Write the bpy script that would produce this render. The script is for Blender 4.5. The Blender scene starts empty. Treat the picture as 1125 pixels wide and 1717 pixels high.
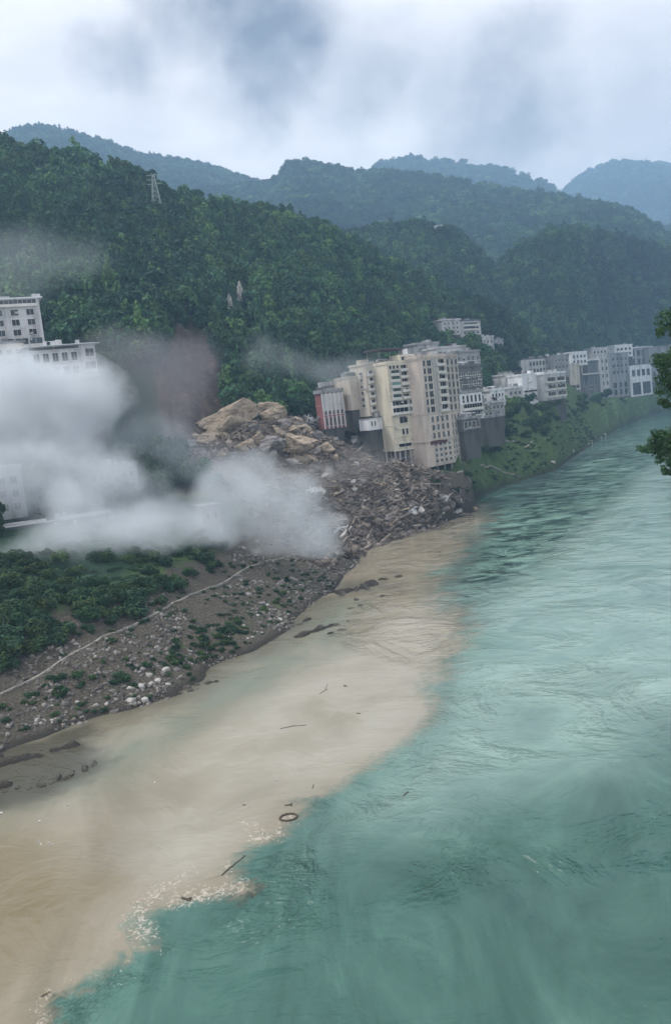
import bpy, bmesh, math, random
import numpy as np
from mathutils import Vector, Matrix, Euler
random.seed(5); rng = np.random.default_rng(5)
S = bpy.context.scene
COL = S.collection
R = math.radians

# ------------------------------------------------------------------ camera, sky, sun, exposure
CAM_H, FPX, PITCH, ROLL = 45.0, 1400.0, R(7.0), R(6.4)
cd = bpy.data.cameras.new('camera'); cam = bpy.data.objects.new('camera', cd); COL.objects.link(cam)
cd.sensor_fit = 'VERTICAL'; cd.sensor_height = 24; cd.lens = 24 * FPX / 1717
cd.clip_start = 0.5; cd.clip_end = 30000
CM = (Matrix.Rotation(math.pi/2 - PITCH, 4, 'X') @ Matrix.Rotation(-ROLL, 4, 'Z'))
cam.matrix_world = Matrix.Translation((0, 0, CAM_H)) @ CM
S.camera = cam
S.view_settings.view_transform = 'Standard'; S.view_settings.look = 'None'
S.view_settings.exposure = 1.15; S.view_settings.gamma = 1.0
S.render.engine = 'CYCLES'
cy = S.cycles
cy.use_denoising = True
cy.max_bounces = 6; cy.diffuse_bounces = 3; cy.glossy_bounces = 2; cy.transmission_bounces = 2
cy.volume_bounces = 2; cy.transparent_max_bounces = 8
cy.volume_max_steps = 256; cy.volume_step_rate = 1.0
cy.use_adaptive_sampling = True; cy.adaptive_threshold = 0.02

W = bpy.data.worlds.new('World'); S.world = W; W.use_nodes = True
SUN_EL, SUN_AZ = R(52), R(-75)      # azimuth from +Y, clockwise
def nlink(nt, a, b): nt.links.new(a, b)
def build_world():
    nt = W.node_tree; nt.nodes.clear()
    N = nt.nodes.new
    out = N('ShaderNodeOutputWorld'); bg = N('ShaderNodeBackground'); bg.inputs[1].default_value = 0.1
    sky = N('ShaderNodeTexSky'); sky.sky_type = 'NISHITA'; sky.sun_disc = False
    sky.sun_elevation = SUN_EL; sky.sun_rotation = SUN_AZ; sky.air_density = 1.0; sky.dust_density = 2.0
    tc = N('ShaderNodeTexCoord')
    nz = N('ShaderNodeTexNoise'); nz.inputs['Scale'].default_value = 3.6; nz.inputs['Detail'].default_value = 6; nz.inputs['Roughness'].default_value = .55
    mp = N('ShaderNodeMapping'); mp.inputs['Scale'].default_value = (1, 1, 3.4); mp.inputs['Location'].default_value = (3.1, 1.7, .4)
    nt.links.new(tc.outputs['Generated'], mp.inputs[0]); nt.links.new(mp.outputs[0], nz.inputs['Vector'])
    # pale overcast deck with soft variation
    cr = N('ShaderNodeValToRGB'); nt.links.new(nz.outputs['Fac'], cr.inputs[0])
    e = cr.color_ramp.elements; e[0].position = .3; e[0].color = (5.5, 5.1, 5.0, 1); e[1].position = .68; e[1].color = (7.7, 7.2, 6.8, 1)
    last = cr.outputs[0]
    # grey clouds hanging in given directions (px, py, radius in degrees, darkness)
    nz2 = N('ShaderNodeTexNoise'); nz2.inputs['Scale'].default_value = 11; nz2.inputs['Detail'].default_value = 8; nz2.inputs['Roughness'].default_value = .58
    nt.links.new(tc.outputs['Generated'], nz2.inputs['Vector'])
    sub = N('ShaderNodeVectorMath'); sub.operation = 'SUBTRACT'; nt.links.new(nz2.outputs['Color'], sub.inputs[0]); sub.inputs[1].default_value = (.5, .5, .5)
    scl = N('ShaderNodeVectorMath'); scl.operation = 'SCALE'; nt.links.new(sub.outputs[0], scl.inputs[0]); scl.inputs['Scale'].default_value = .13
    add = N('ShaderNodeVectorMath'); add.operation = 'ADD'; nt.links.new(tc.outputs['Generated'], add.inputs[0]); nt.links.new(scl.outputs[0], add.inputs[1])
    tot = None
    for px, py, sx, dk in CLOUDS:
        d = ray(px, py)
        di = N('ShaderNodeVectorMath'); di.operation = 'DISTANCE'; nt.links.new(add.outputs[0], di.inputs[0]); di.inputs[1].default_value = tuple(d)
        m = N('ShaderNodeMapRange'); m.interpolation_type = 'SMOOTHSTEP'; nt.links.new(di.outputs['Value'], m.inputs[0])
        m.inputs[1].default_value = sx*.1; m.inputs[2].default_value = sx*1.15; m.inputs[3].default_value = dk; m.inputs[4].default_value = 0
        if tot is None: tot = m.outputs[0]
        else:
            a = N('ShaderNodeMath'); a.operation = 'MAXIMUM'; nt.links.new(tot, a.inputs[0]); nt.links.new(m.outputs[0], a.inputs[1]); tot = a.outputs[0]
    nz3 = N('ShaderNodeTexNoise'); nz3.inputs['Scale'].default_value = 16; nz3.inputs['Detail'].default_value = 7; nt.links.new(tc.outputs['Generated'], nz3.inputs['Vector'])
    md_ = N('ShaderNodeMath'); md_.operation = 'MULTIPLY_ADD'; nt.links.new(nz3.outputs['Fac'], md_.inputs[0]); md_.inputs[1].default_value = 1.5; md_.inputs[2].default_value = .2
    mm_ = N('ShaderNodeMath'); mm_.operation = 'MULTIPLY'; mm_.use_clamp = True; nt.links.new(tot, mm_.inputs[0]); nt.links.new(md_.outputs[0], mm_.inputs[1]); tot = mm_.outputs[0]
    mx = N('ShaderNodeMix'); mx.data_type = 'RGBA'; nt.links.new(tot, mx.inputs[0]); nt.links.new(last, mx.inputs[6]); mx.inputs[7].default_value = (1.0, .85, .85, 1)
    fin = N('ShaderNodeMix'); fin.data_type = 'RGBA'; fin.inputs[0].default_value = .96
    nt.links.new(sky.outputs[0], fin.inputs[6]); nt.links.new(mx.outputs[2], fin.inputs[7])
    nt.links.new(fin.outputs[2], bg.inputs[0]); nt.links.new(bg.outputs[0], out.inputs[0])
# camera model, used to lay out the place from measured sight lines
M3 = np.array(CM.to_3x3())
def ray(px, py):
    d = M3 @ np.array([(px-562.5)/FPX, -(py-858.5)/FPX, -1.0]); return d/np.linalg.norm(d)
def onz(px, py, z=0.0):
    d = ray(px, py); t = (z-CAM_H)/d[2]; return np.array([d[0]*t, d[1]*t])
def at(px, py, Y):
    d = ray(px, py); t = Y/d[1]; return np.array([d[0]*t, Y, CAM_H+d[2]*t])
def proj(x, y, z):
    p = np.stack([np.asarray(x, float), np.asarray(y, float), np.asarray(z, float)-CAM_H], -1) @ M3
    return 562.5+FPX*p[..., 0]/-p[..., 2], 858.5-FPX*p[..., 1]/-p[..., 2]
CLOUDS = [(455, 65, .115, .95), (395, 15, .11, .8), (478, 118, .07, .7), (320, 10, .09, .6), (600, 140, .085, .55), (845, 200, .12, .72), (760, 165, .09, .45),
          (900, 230, .10, .40), (690, 165, .08, .35), (215, 88, .06, .55), (910, 50, .055, .45), (1060, 210, .12, .3), (560, 180, .08, .3)]
build_world()
sl = bpy.data.lights.new('sun', 'SUN'); sun = bpy.data.objects.new('sun', sl); COL.objects.link(sun)
sl.energy = 1.5; sl.angle = R(12); sl.color = (1, .95, .88)
sd = Vector((math.sin(SUN_AZ)*math.cos(SUN_EL), math.cos(SUN_AZ)*math.cos(SUN_EL), math.sin(SUN_EL)))
sun.rotation_euler = sd.to_track_quat('Z', 'Y').to_euler()

# ------------------------------------------------------------------ helpers
def tag(o, label=None, cat=None, group=None, kind=None):
    if label: o['label'] = label
    if cat: o['category'] = cat
    if group: o['group'] = group
    if kind: o['kind'] = kind
    return o
def empty(name, loc=(0, 0, 0), rz=0.0, parent=None):
    o = bpy.data.objects.new(name, None); COL.objects.link(o); o.location = loc; o.rotation_euler = (0, 0, rz); o.parent = parent
    return o
class MB:
    def __init__(s): s.v = []; s.f = []; s.m = []
    def add(s, vs, fs, mi=0):
        b = len(s.v); s.v += [tuple(v) for v in vs]; s.f += [tuple(b+i for i in f) for f in fs]; s.m += [mi]*len(fs); return s
    def box(s, c, h, rz=0.0, mi=0, tilt=None):
        vs = [Vector((x*h[0], y*h[1], z*h[2])) for x in (-1, 1) for y in (-1, 1) for z in (-1, 1)]
        m = Matrix.Rotation(rz, 3, 'Z')
        if tilt: m = m @ Euler(tilt).to_matrix()
        return s.add([m @ v + Vector(c) for v in vs], [(0, 1, 3, 2), (4, 6, 7, 5), (0, 4, 5, 1), (2, 3, 7, 6), (0, 2, 6, 4), (1, 5, 7, 3)], mi)
    def bar(s, a, b, r, mi=0, n=4, r2=None):
        a = Vector(a); b = Vector(b); q = (b-a).to_track_quat('Z', 'Y'); r2 = r if r2 is None else r2
        vs = [a+q @ Vector((r*math.cos(t), r*math.sin(t), 0)) for t in [2*math.pi*i/n+.7 for i in range(n)]]
        vs += [b+q @ Vector((r2*math.cos(t), r2*math.sin(t), 0)) for t in [2*math.pi*i/n+.7 for i in range(n)]]
        return s.add(vs, [(i, (i+1) % n, n+(i+1) % n, n+i) for i in range(n)]+[tuple(range(n))[::-1], tuple(range(n, 2*n))], mi)
    def prism(s, pts, z0, z1, mi=0):
        n = len(pts); vs = [(p[0], p[1], z0) for p in pts]+[(p[0], p[1], z1) for p in pts]
        return s.add(vs, [(i, (i+1) % n, n+(i+1) % n, n+i) for i in range(n)]+[tuple(range(n))[::-1], tuple(range(n, 2*n))], mi)
    def mesh(s, name, mats):
        me = bpy.data.meshes.new(name); me.from_pydata(s.v, [], s.f)
        for m in (mats if isinstance(mats, (list, tuple)) else [mats]): me.materials.append(m)
        me.polygons.foreach_set('material_index', s.m); me.update(); return me
    def build(s, name, mats, parent=None):
        o = bpy.data.objects.new(name, s.mesh(name, mats)); COL.objects.link(o); o.parent = parent; return o
def np_mesh(name, V, Fq, mats, smooth=False):
    V = np.asarray(V, np.float32); Fq = np.asarray(Fq, np.int32); k = Fq.shape[1]
    me = bpy.data.meshes.new(name); me.vertices.add(len(V)); me.vertices.foreach_set('co', V.ravel())
    me.loops.add(Fq.size); me.loops.foreach_set('vertex_index', Fq.ravel())
    me.polygons.add(len(Fq)); me.polygons.foreach_set('loop_start', np.arange(0, Fq.size, k, dtype=np.int32))
    me.polygons.foreach_set('loop_total', np.full(len(Fq), k, np.int32))
    for m in (mats if isinstance(mats, (list, tuple)) else [mats]): me.materials.append(m)
    me.update(calc_edges=True)
    if smooth: me.polygons.foreach_set('use_smooth', np.ones(len(Fq), bool))
    return me
def link(name, me, parent=None, loc=None):
    o = bpy.data.objects.new(name, me); COL.objects.link(o); o.parent = parent
    if loc is not None: o.location = loc
    return o
def fattr(me, name, arr):
    a = me.attributes.new(name, 'FLOAT', 'POINT'); a.data.foreach_set('value', np.asarray(arr, np.float32).ravel())
# value noise
_P = np.random.default_rng(11).integers(0, 1 << 30, 4096)
def _hash(ix, iy, seed):
    n = (ix.astype(np.int64)*73856093) ^ (iy.astype(np.int64)*19349663) ^ (seed*83492791)
    return _P[(n ^ (n >> 13)) & 4095].astype(float)/(1 << 30)
def vnoise(x, y, seed=0):
    ix = np.floor(x); iy = np.floor(y); fx = x-ix; fy = y-iy; fx = fx*fx*(3-2*fx); fy = fy*fy*(3-2*fy)
    ix = ix.astype(np.int64); iy = iy.astype(np.int64)
    a = _hash(ix, iy, seed); b = _hash(ix+1, iy, seed); c = _hash(ix, iy+1, seed); d = _hash(ix+1, iy+1, seed)
    return (a*(1-fx)+b*fx)*(1-fy)+(c*(1-fx)+d*fx)*fy
def fbm(x, y, L, oct=4, seed=0, gain=.5):
    t = 0; amp = 1; tot = 0; ca, sa = math.cos(.6), math.sin(.6)
    for o in range(oct):
        t = t+amp*(vnoise(x/L, y/L, seed+o)*2-1); tot += amp; amp *= gain; L = L/2.03
        x, y = x*ca-y*sa, x*sa+y*ca
    return t/tot
def sstep(a, b, x):
    t = np.clip((x-a)/(b-a), 0, 1); return t*t*(3-2*t)
def seg_dist(x, y, pts, signed=True):
    """distance to an open polyline; positive on its left hand side"""
    best = np.full(x.shape, 1e18); sg = np.ones(x.shape)
    for (ax, ay), (bx, by) in zip(pts[:-1], pts[1:]):
        dx, dy = bx-ax, by-ay; L2 = dx*dx+dy*dy
        t = np.clip(((x-ax)*dx+(y-ay)*dy)/L2, 0, 1); ex = x-(ax+t*dx); ey = y-(ay+t*dy); d2 = ex*ex+ey*ey
        m = d2 < best; best = np.where(m, d2, best); sg = np.where(m, np.sign(dx*ey-dy*ex+1e-9), sg)
    return np.sqrt(best)*(sg if signed else 1)
def inpoly(x, y, P):
    P = np.asarray(P, float); c = np.zeros(x.shape, bool); j = len(P)-1
    for i in range(len(P)):
        xi, yi = P[i]; xj, yj = P[j]
        c ^= ((yi > y) != (yj > y)) & (x < (xj-xi)*(y-yi)/((yj-yi) if yj != yi else 1e-9)+xi); j = i
    return c
def poly_sd(x, y, P):
    P = [tuple(p) for p in P]; d = seg_dist(x, y, P+[P[0]], False); return np.where(inpoly(x, y, P), d, -d)

# ------------------------------------------------------------------ materials
def mat(name): 
    m = bpy.data.materials.new(name); m.use_nodes = True; return m, m.node_tree, m.node_tree.nodes['Principled BSDF']
def noise_node(nt, scale, detail=4, rough=.55, vec=None, coord='Object', stretch=None, dist=0):
    n = nt.nodes.new('ShaderNodeTexNoise'); n.inputs['Scale'].default_value = scale; n.inputs['Detail'].default_value = detail
    n.inputs['Roughness'].default_value = rough; n.inputs['Distortion'].default_value = dist
    if vec is None:
        if coord == 'World': g = nt.nodes.new('ShaderNodeNewGeometry'); vec = g.outputs['Position']
        else: g = nt.nodes.new('ShaderNodeTexCoord'); vec = g.outputs[coord]
    if stretch:
        mp = nt.nodes.new('ShaderNodeMapping'); mp.inputs['Scale'].default_value = stretch[:3]
        if len(stretch) > 3: mp.inputs['Rotation'].default_value = (0, 0, stretch[3])
        nt.links.new(vec, mp.inputs[0]); vec = mp.outputs[0]
    nt.links.new(vec, n.inputs['Vector']); return n
def ramp(nt, fac, stops):
    c = nt.nodes.new('ShaderNodeValToRGB'); nt.links.new(fac, c.inputs[0]); el = c.color_ramp.elements
    while len(el) < len(stops): el.new(.5)
    for e, (p, col) in zip(el, stops): e.position = p; e.color = (*col, 1) if len(col) == 3 else col
    return c.outputs[0]
def mixc(nt, fac, a, b, mode='MIX'):
    m = nt.nodes.new('ShaderNodeMix'); m.data_type = 'RGBA'; m.blend_type = mode
    for sock, v in ((m.inputs[0], fac), (m.inputs[6], a), (m.inputs[7], b)):
        if isinstance(v, bpy.types.NodeSocket): nt.links.new(v, sock)
        elif isinstance(v, (tuple, list)): sock.default_value = (*v, 1) if len(v) == 3 else v
        else: sock.default_value = v
    return m.outputs[2]
def mth(nt, op, a, b=0.0, c=None, clamp=False):
    m = nt.nodes.new('ShaderNodeMath'); m.operation = op; m.use_clamp = clamp
    for i, v in enumerate((a, b) if c is None else (a, b, c)):
        if isinstance(v, bpy.types.NodeSocket): nt.links.new(v, m.inputs[i])
        else: m.inputs[i].default_value = v
    return m.outputs[0]
def mrange(nt, v, a, b, c=0.0, d=1.0, smooth=True):
    m = nt.nodes.new('ShaderNodeMapRange'); m.interpolation_type = 'SMOOTHSTEP' if smooth else 'LINEAR'
    nt.links.new(v, m.inputs[0])
    for i, q in enumerate((a, b, c, d)): 
        if isinstance(q, bpy.types.NodeSocket): nt.links.new(q, m.inputs[i+1])
        else: m.inputs[i+1].default_value = q
    return m.outputs[0]
def attr(nt, name):
    a = nt.nodes.new('ShaderNodeAttribute'); a.attribute_name = name; return a.outputs['Fac']
def bump(nt, b, height, dist, strength=1.0):
    n = nt.nodes.new('ShaderNodeBump'); n.inputs['Distance'].default_value = dist; n.inputs['Strength'].default_value = strength
    nt.links.new(height, n.inputs['Height']); nt.links.new(n.outputs[0], b.inputs['Normal']); return n
MATS = {}
def wall_mat(key, col, stain=.35, rough=.85, scale=.25):
    if key in MATS: return MATS[key]
    m, nt, b = mat(key)
    n1 = noise_node(nt, scale, 5, .6, stretch=(1, 1, .18)); n2 = noise_node(nt, 1.7, 4)
    dark = tuple(c*.45 for c in col)
    c = mixc(nt, mrange(nt, n1.outputs['Fac'], .42, .64, 0, stain), col, dark)
    c = mixc(nt, mrange(nt, n2.outputs['Fac'], .5, .75, 0, stain*.6), c, (col[0]*.7, col[1]*.66, col[2]*.6))
    nt.links.new(c, b.inputs['Base Color']); b.inputs['Roughness'].default_value = rough; MATS[key] = m; return m
def glass_mat(key='window_glass', col=(.010, .013, .016)):
    if key in MATS: return MATS[key]
    m, nt, b = mat(key); oi = nt.nodes.new('ShaderNodeObjectInfo')
    c = mixc(nt, mrange(nt, oi.outputs['Random'], .55, 1, 0, 1), col, tuple(x*4+.02 for x in col))
    nt.links.new(c, b.inputs['Base Color']); b.inputs['Roughness'].default_value = .3; b.inputs['Specular IOR Level'].default_value = .25; MATS[key] = m; return m
def leaf_mat(key, a, bcol, c3):
    m, nt, b = mat(key); oi = nt.nodes.new('ShaderNodeObjectInfo'); g = nt.nodes.new('ShaderNodeNewGeometry')
    n = noise_node(nt, .012, 3, coord='World')
    c = ramp(nt, oi.outputs['Random'], [(0, a), (.45, bcol), (.6, (bcol[0]*1.5, bcol[1]*1.02, bcol[2]*.8)), (.75, (bcol[0]*.9, bcol[1]*.95, bcol[2]*1.35)), (1, c3)])
    c2 = mixc(nt, mrange(nt, n.outputs['Fac'], .4, .65, 0, .7), c, tuple(x*.62 for x in a))
    v = mth(nt, 'MULTIPLY_ADD', g.outputs['Random Per Island'], 1.0, .5)
    cc = nt.nodes.new('ShaderNodeVectorMath'); cc.operation = 'SCALE'; nt.links.new(c2, cc.inputs[0]); nt.links.new(v, cc.inputs['Scale'])
    nt.links.new(cc.outputs[0], b.inputs['Base Color']); b.inputs['Roughness'].default_value = .7
    b.inputs['Specular IOR Level'].default_value = .2
    tr = nt.nodes.new('ShaderNodeBsdfTranslucent'); nt.links.new(cc.outputs[0], tr.inputs[0])
    ms = nt.nodes.new('ShaderNodeMixShader'); ms.inputs[0].default_value = .25
    nt.links.new(b.outputs[0], ms.inputs[1]); nt.links.new(tr.outputs[0], ms.inputs[2])
    nt.links.new(ms.outputs[0], nt.nodes['Material Output'].inputs[0]); return m
LEAF = leaf_mat('tree_leaves', (.016, .058, .030), (.046, .125, .048), (.13, .245, .072))
LEAF_B = leaf_mat('bush_leaves', (.020, .056, .024), (.040, .092, .034), (.085, .145, .048))
BARK, _nt, _b = mat('bark'); _b.inputs['Roughness'].default_value = .9
_n = noise_node(_nt, 2.5, 4); _nt.links.new(ramp(_nt, _n.outputs['Fac'], [(.3, (.05, .04, .03)), (.7, (.13, .11, .09))]), _b.inputs['Base Color'])
def rock_mat(key, stops, sc=.5, bd=.25, island=True, strata=False):
    m, nt, b = mat(key); n = noise_node(nt, sc, 6, .65, coord='World' if strata else 'Object'); n2 = noise_node(nt, sc*5, 4, .6, coord='World' if strata else 'Object')
    c = ramp(nt, n.outputs['Fac'], stops)
    if strata:
        n3 = noise_node(nt, .5, 6, .7, coord='World', stretch=(.35, .35, 2.4, .3)); c = mixc(nt, mrange(nt, n3.outputs['Fac'], .52, .62, 0, .75), c, tuple(x*.45 for x in stops[0][1]))
        n4 = noise_node(nt, .28, 5, .6, coord='World'); c = mixc(nt, mrange(nt, n4.outputs['Fac'], .55, .68, 0, .6), c, (.13, .115, .10))
    if island:
        g = nt.nodes.new('ShaderNodeNewGeometry')
        v = nt.nodes.new('ShaderNodeVectorMath'); v.operation = 'SCALE'; nt.links.new(c, v.inputs[0])
        nt.links.new(mth(nt, 'MULTIPLY_ADD', g.outputs['Random Per Island'], .9, .55), v.inputs['Scale']); c = v.outputs[0]
    nt.links.new(c, b.inputs['Base Color']); b.inputs['Roughness'].default_value = .9
    bump(nt, b, n2.outputs['Fac'], bd); return m

# ------------------------------------------------------------------ the lie of the land
LS_PX = [(0, 1262), (60, 1240), (130, 1212), (200, 1192), (290, 1163), (345, 1140), (352, 1118), (420, 1093), (480, 1060), (510, 1022), (560, 988), (598, 945), (606, 925),
         (660, 903), (720, 886), (770, 868), (800, 856), (795, 838), (850, 812), (930, 790), (990, 746), (1040, 715), (1088, 697)]
LS = [(-190., -150.), (-110., 30.), (-85., 90.)]+[tuple(onz(*p)) for p in LS_PX]
lx, ly = LS[-1]
LS += [(lx+24, ly+52), (lx+60, ly+92), (lx+150, ly+140), (lx+380, ly+200), (lx+1200, ly+290)]
def redge(k, py): p = onz(1125, py); return (p[0]+k, p[1]-k*.15)
RS = [(20., -150.), (16., -20.), redge(9, 1717), redge(10, 1300), redge(12, 1000), redge(16, 860), redge(22, 780), redge(26, 730), redge(40, 715), (lx+95, ly-15), (lx+200, ly+25), (lx+420, ly+80), (lx+1200, ly+150)]
RS = RS[::-1]
FAN_PX = [((300, 745), 295), ((335, 680), 320), ((400, 655), 335), ((450, 650), 340), ((500, 665), 345), ((560, 700), 335), ((610, 715), 335), ((648, 780), 318), ((700, 808), 312),
          ((760, 826), 312), ((806, 850), None), ((700, 900), None), ((612, 925), None), ((560, 970), None), ((490, 900), 222), ((430, 860), 245), ((340, 800), 270)]
FAN = [tuple(onz(*p)) if Y is None else tuple(at(p[0], p[1], Y)[:2]) for p, Y in FAN_PX]
NS = 1200
AZ = np.linspace(R(-75), R(85), NS)
class Ridge:
    def __init__(s, rows, pw=1.0, amp=5, L=60, seed=0, back=1.2):
        a, d, z, f, z0 = [], [], [], [], []
        for px, py, D, Fo, Z0 in rows:
            p = at(px, py, D); r = math.hypot(p[0], p[1]); a.append(math.atan2(p[0], p[1])); d.append(r); z.append(p[2]); f.append(r*Fo/D); z0.append(Z0)
        o = np.argsort(a); a = np.array(a)[o]; k = np.hanning(13); k /= k.sum()
        sm = lambda v: np.convolve(np.pad(np.interp(AZ, a, np.array(v)[o]), 6, 'edge'), k, 'valid')
        s.D, s.Z, s.F, s.Z0 = sm(d), sm(z), sm(f), sm(z0); s.pw, s.amp, s.L, s.seed, s.back = pw, amp, L, seed, back
    def h(s, x, y):
        a = np.arctan2(x, y); r = np.hypot(x, y)
        D, Z, Fo, Z0 = (np.interp(a, AZ, v) for v in (s.D, s.Z, s.F, s.Z0))
        n = fbm(x, y, s.L, 5, s.seed); gul = np.abs(fbm(x, y, s.L*2.3, 3, s.seed+20))
        t = (r-Fo)/(D-Fo); tt = np.clip(t, 0, 1)
        w = np.clip(tt*2.5, 0, 1)*np.where(tt > .9, .45, 1)
        front = Z0+(Z-Z0)*(tt**s.pw)+w*(n*s.amp-(.35-gul)*s.amp*1.6*np.clip((1-tt)*2.2, 0, 1))
        down = Z-np.maximum(r-D, 0)*s.back*.6+n*s.amp*.45
        return np.where(t < 0, -60+Z0*0, np.where(t < 1, front, down))
RIDGES = [
 Ridge([(-1500, 250, 560, 190, 22), (-500, 190, 520, 240, 30), (-100, 190, 520, 300, 40), (0, 240, 520, 318, 48), (60, 266, 525, 318, 50), (130, 280, 530, 312, 48), (200, 308, 535, 300, 40), (300, 330, 545, 312, 36),
        (390, 350, 560, 325, 36), (480, 372, 580, 350, 36), (540, 390, 600, 362, 34), (600, 418, 620, 378, 30), (650, 452, 640, 395, 28), (700, 478, 650, 415, 28), (760, 505, 660, 440, 29), (800, 520, 665, 460, 30),
        (860, 552, 690, 540, 28), (930, 576, 860, 780, 27), (1000, 588, 1080, 1000, 26), (1050, 592, 1130, 1060, 26), (1200, 600, 1200, 1130, 24)], 1.0, 6.0, 55, 1),
 Ridge([(-300, 420, 1000, 700, 40), (450, 420, 980, 720, 60), (560, 402, 960, 700, 60), (620, 392, 940, 700, 55), (680, 384, 930, 700, 50), (740, 382, 930, 700, 45), (780, 405, 940, 700, 40), (830, 462, 960, 700, 35), (890, 530, 980, 770, 30), (930, 575, 1080, 930, 25), (980, 600, 1250, 1120, 20), (1300, 640, 1400, 1250, 10)],
       .95, 11, 90, 31),
 Ridge([(600, 560, 950, 720, 25), (760, 520, 950, 720, 25), (820, 470, 950, 760, 25), (860, 425, 960, 775, 25), (900, 397, 970, 780, 25), (940, 388, 975, 790, 24), (1000, 392, 1120, 960, 22), (1060, 408, 1160, 1040, 20), (1125, 425, 1180, 1060, 18), (1250, 440, 1200, 1080, 15), (1700, 500, 900, 600, 20), (2600, 500, 700, 300, 20)],
       .8, 13, 100, 41),
 Ridge([(-300, 330, 2100, 1200, 90), (300, 330, 2100, 1200, 90), (440, 312, 2100, 1200, 90), (458, 308, 2100, 1200, 90), (470, 296, 2100, 1200, 90), (486, 270, 2100, 1200, 90), (520, 273, 2100, 1200, 90), (560, 281, 2080, 1200, 90), (600, 291, 2050, 1200, 90), (650, 290, 2000, 1200, 90),
        (720, 296, 1950, 1150, 80), (800, 308, 1900, 1150, 70), (880, 322, 1850, 1150, 60), (960, 330, 1800, 1150, 60), (1040, 346, 1750, 1150, 55), (1090, 372, 1700, 1150, 50), (1125, 402, 1700, 1150, 50), (1250, 470, 1700, 1150, 50)], .72, 26, 230, 51),
 Ridge([(-900, 250, 2500, 1400, 120), (-200, 290, 2500, 1400, 120), (-30, 262, 2500, 1400, 120), (0, 238, 2500, 1400, 120), (30, 218, 2500, 1400, 120), (70, 213, 2500, 1400, 120), (110, 222, 2500, 1400, 120), (180, 244, 2550, 1400, 120), (240, 263, 2600, 1400, 120), (320, 275, 2650, 1400, 120), (400, 297, 2700, 1400, 120), (450, 312, 2700, 1400, 120), (560, 350, 2700, 1400, 120), (900, 420, 2700, 1400, 120)],
       .8, 30, 260, 61),
 Ridge([(450, 380, 3500, 2300, 200), (560, 310, 3500, 2300, 200), (605, 289, 3500, 2300, 200), (640, 272, 3500, 2300, 200), (680, 265, 3500, 2300, 200), (740, 274, 3500, 2300, 200), (800, 277, 3500, 2300, 200), (850, 284, 3500, 2300, 200), (900, 300, 3500, 2300, 200), (945, 325, 3500, 2300, 200), (1000, 370, 3500, 2300, 200), (1200, 500, 3500, 2300, 200)],
       .8, 26, 300, 71),
 Ridge([(850, 420, 4700, 3400, 300), (915, 350, 4700, 3400, 300), (950, 312, 4700, 3400, 300), (985, 286, 4700, 3400, 300), (1030, 270, 4700, 3400, 300), (1080, 267, 4700, 3400, 300), (1125, 272, 4700, 3400, 300), (1250, 300, 4700, 3400, 300), (2200, 300, 4700, 3400, 300)],
       .8, 26, 350, 81)]
MP1 = at(395, 700, 305)
def inl(px, py, smin):
    for Y in range(380, 1000, 4):
        q = at(px, py, Y)
        if Y > 440 and float(seg_dist(np.array([q[0]]), np.array([q[1]]), LS)[0]) >= smin: return float(Y)
    return 1000.
# made ground under the riverside houses: px, py of the base, distance, radius
PADS = []
for px, py, Y, rad in ((640, 724, 337, 6), (688, 812, 332, 11), (730, 806, 336, 11), (765, 785, 345, 8), (790, 722, 356, 12), (828, 702, 400, 12), (863, 668, 484, 12), (893, 680, 494, 12), (930, 672, 502, 12),
                       (960, 668, inl(960, 668, 24), 16), (990, 669, inl(990, 669, 20), 16), (1014, 668, inl(1014, 668, 20), 18), (1040, 668, inl(1040, 668, 14), 26), (1075, 666, inl(1075, 666, 9), 30), (1108, 660, 965., 36), (915, 640, inl(915, 640, 34), 26), (562, 722, 340, 8), (545, 724, 339, 6), (628, 722, 333, 10), (600, 700, 344, 12)):
    q = at(px, py, Y); PADS.append((q[0]-4, q[1]+3, q[2], rad))
CUTS = [(*at(px, py, Y), r_, k_) for px, py, Y, r_, k_ in ((688, 810, 330, 11, 1.0), (725, 806, 334, 10, 1.0), (652, 795, 325, 5, 1.1), (562, 723, 333, 8, .9))]
def sp(*p): return [tuple(onz(*q)) for q in p]
SHOALS = [(sp((-20, 1322), (70, 1312), (130, 1296), (162, 1286)), 3.8, 1.25), (sp((-20, 1285), (80, 1262), (120, 1248)), 3.2, 1.0), (sp((572, 994), (600, 985), (628, 980)), 2.6, 1.5), (sp((636, 973), (662, 968)), 1.4, .9), (sp((540, 1055), (562, 1048), (582, 1044)), 1.6, .8), (sp((500, 1068), (530, 1058)), 1.8, .9),
          (sp((590, 1018), (618, 1010)), 1.3, .6), (sp((300, 1163), (335, 1152), (358, 1144)), 1.6, .9), (sp((560, 1060), (585, 1052)), 1.1, .6), (sp((505, 1045), (520, 1038)), 1.2, .7)]
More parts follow.
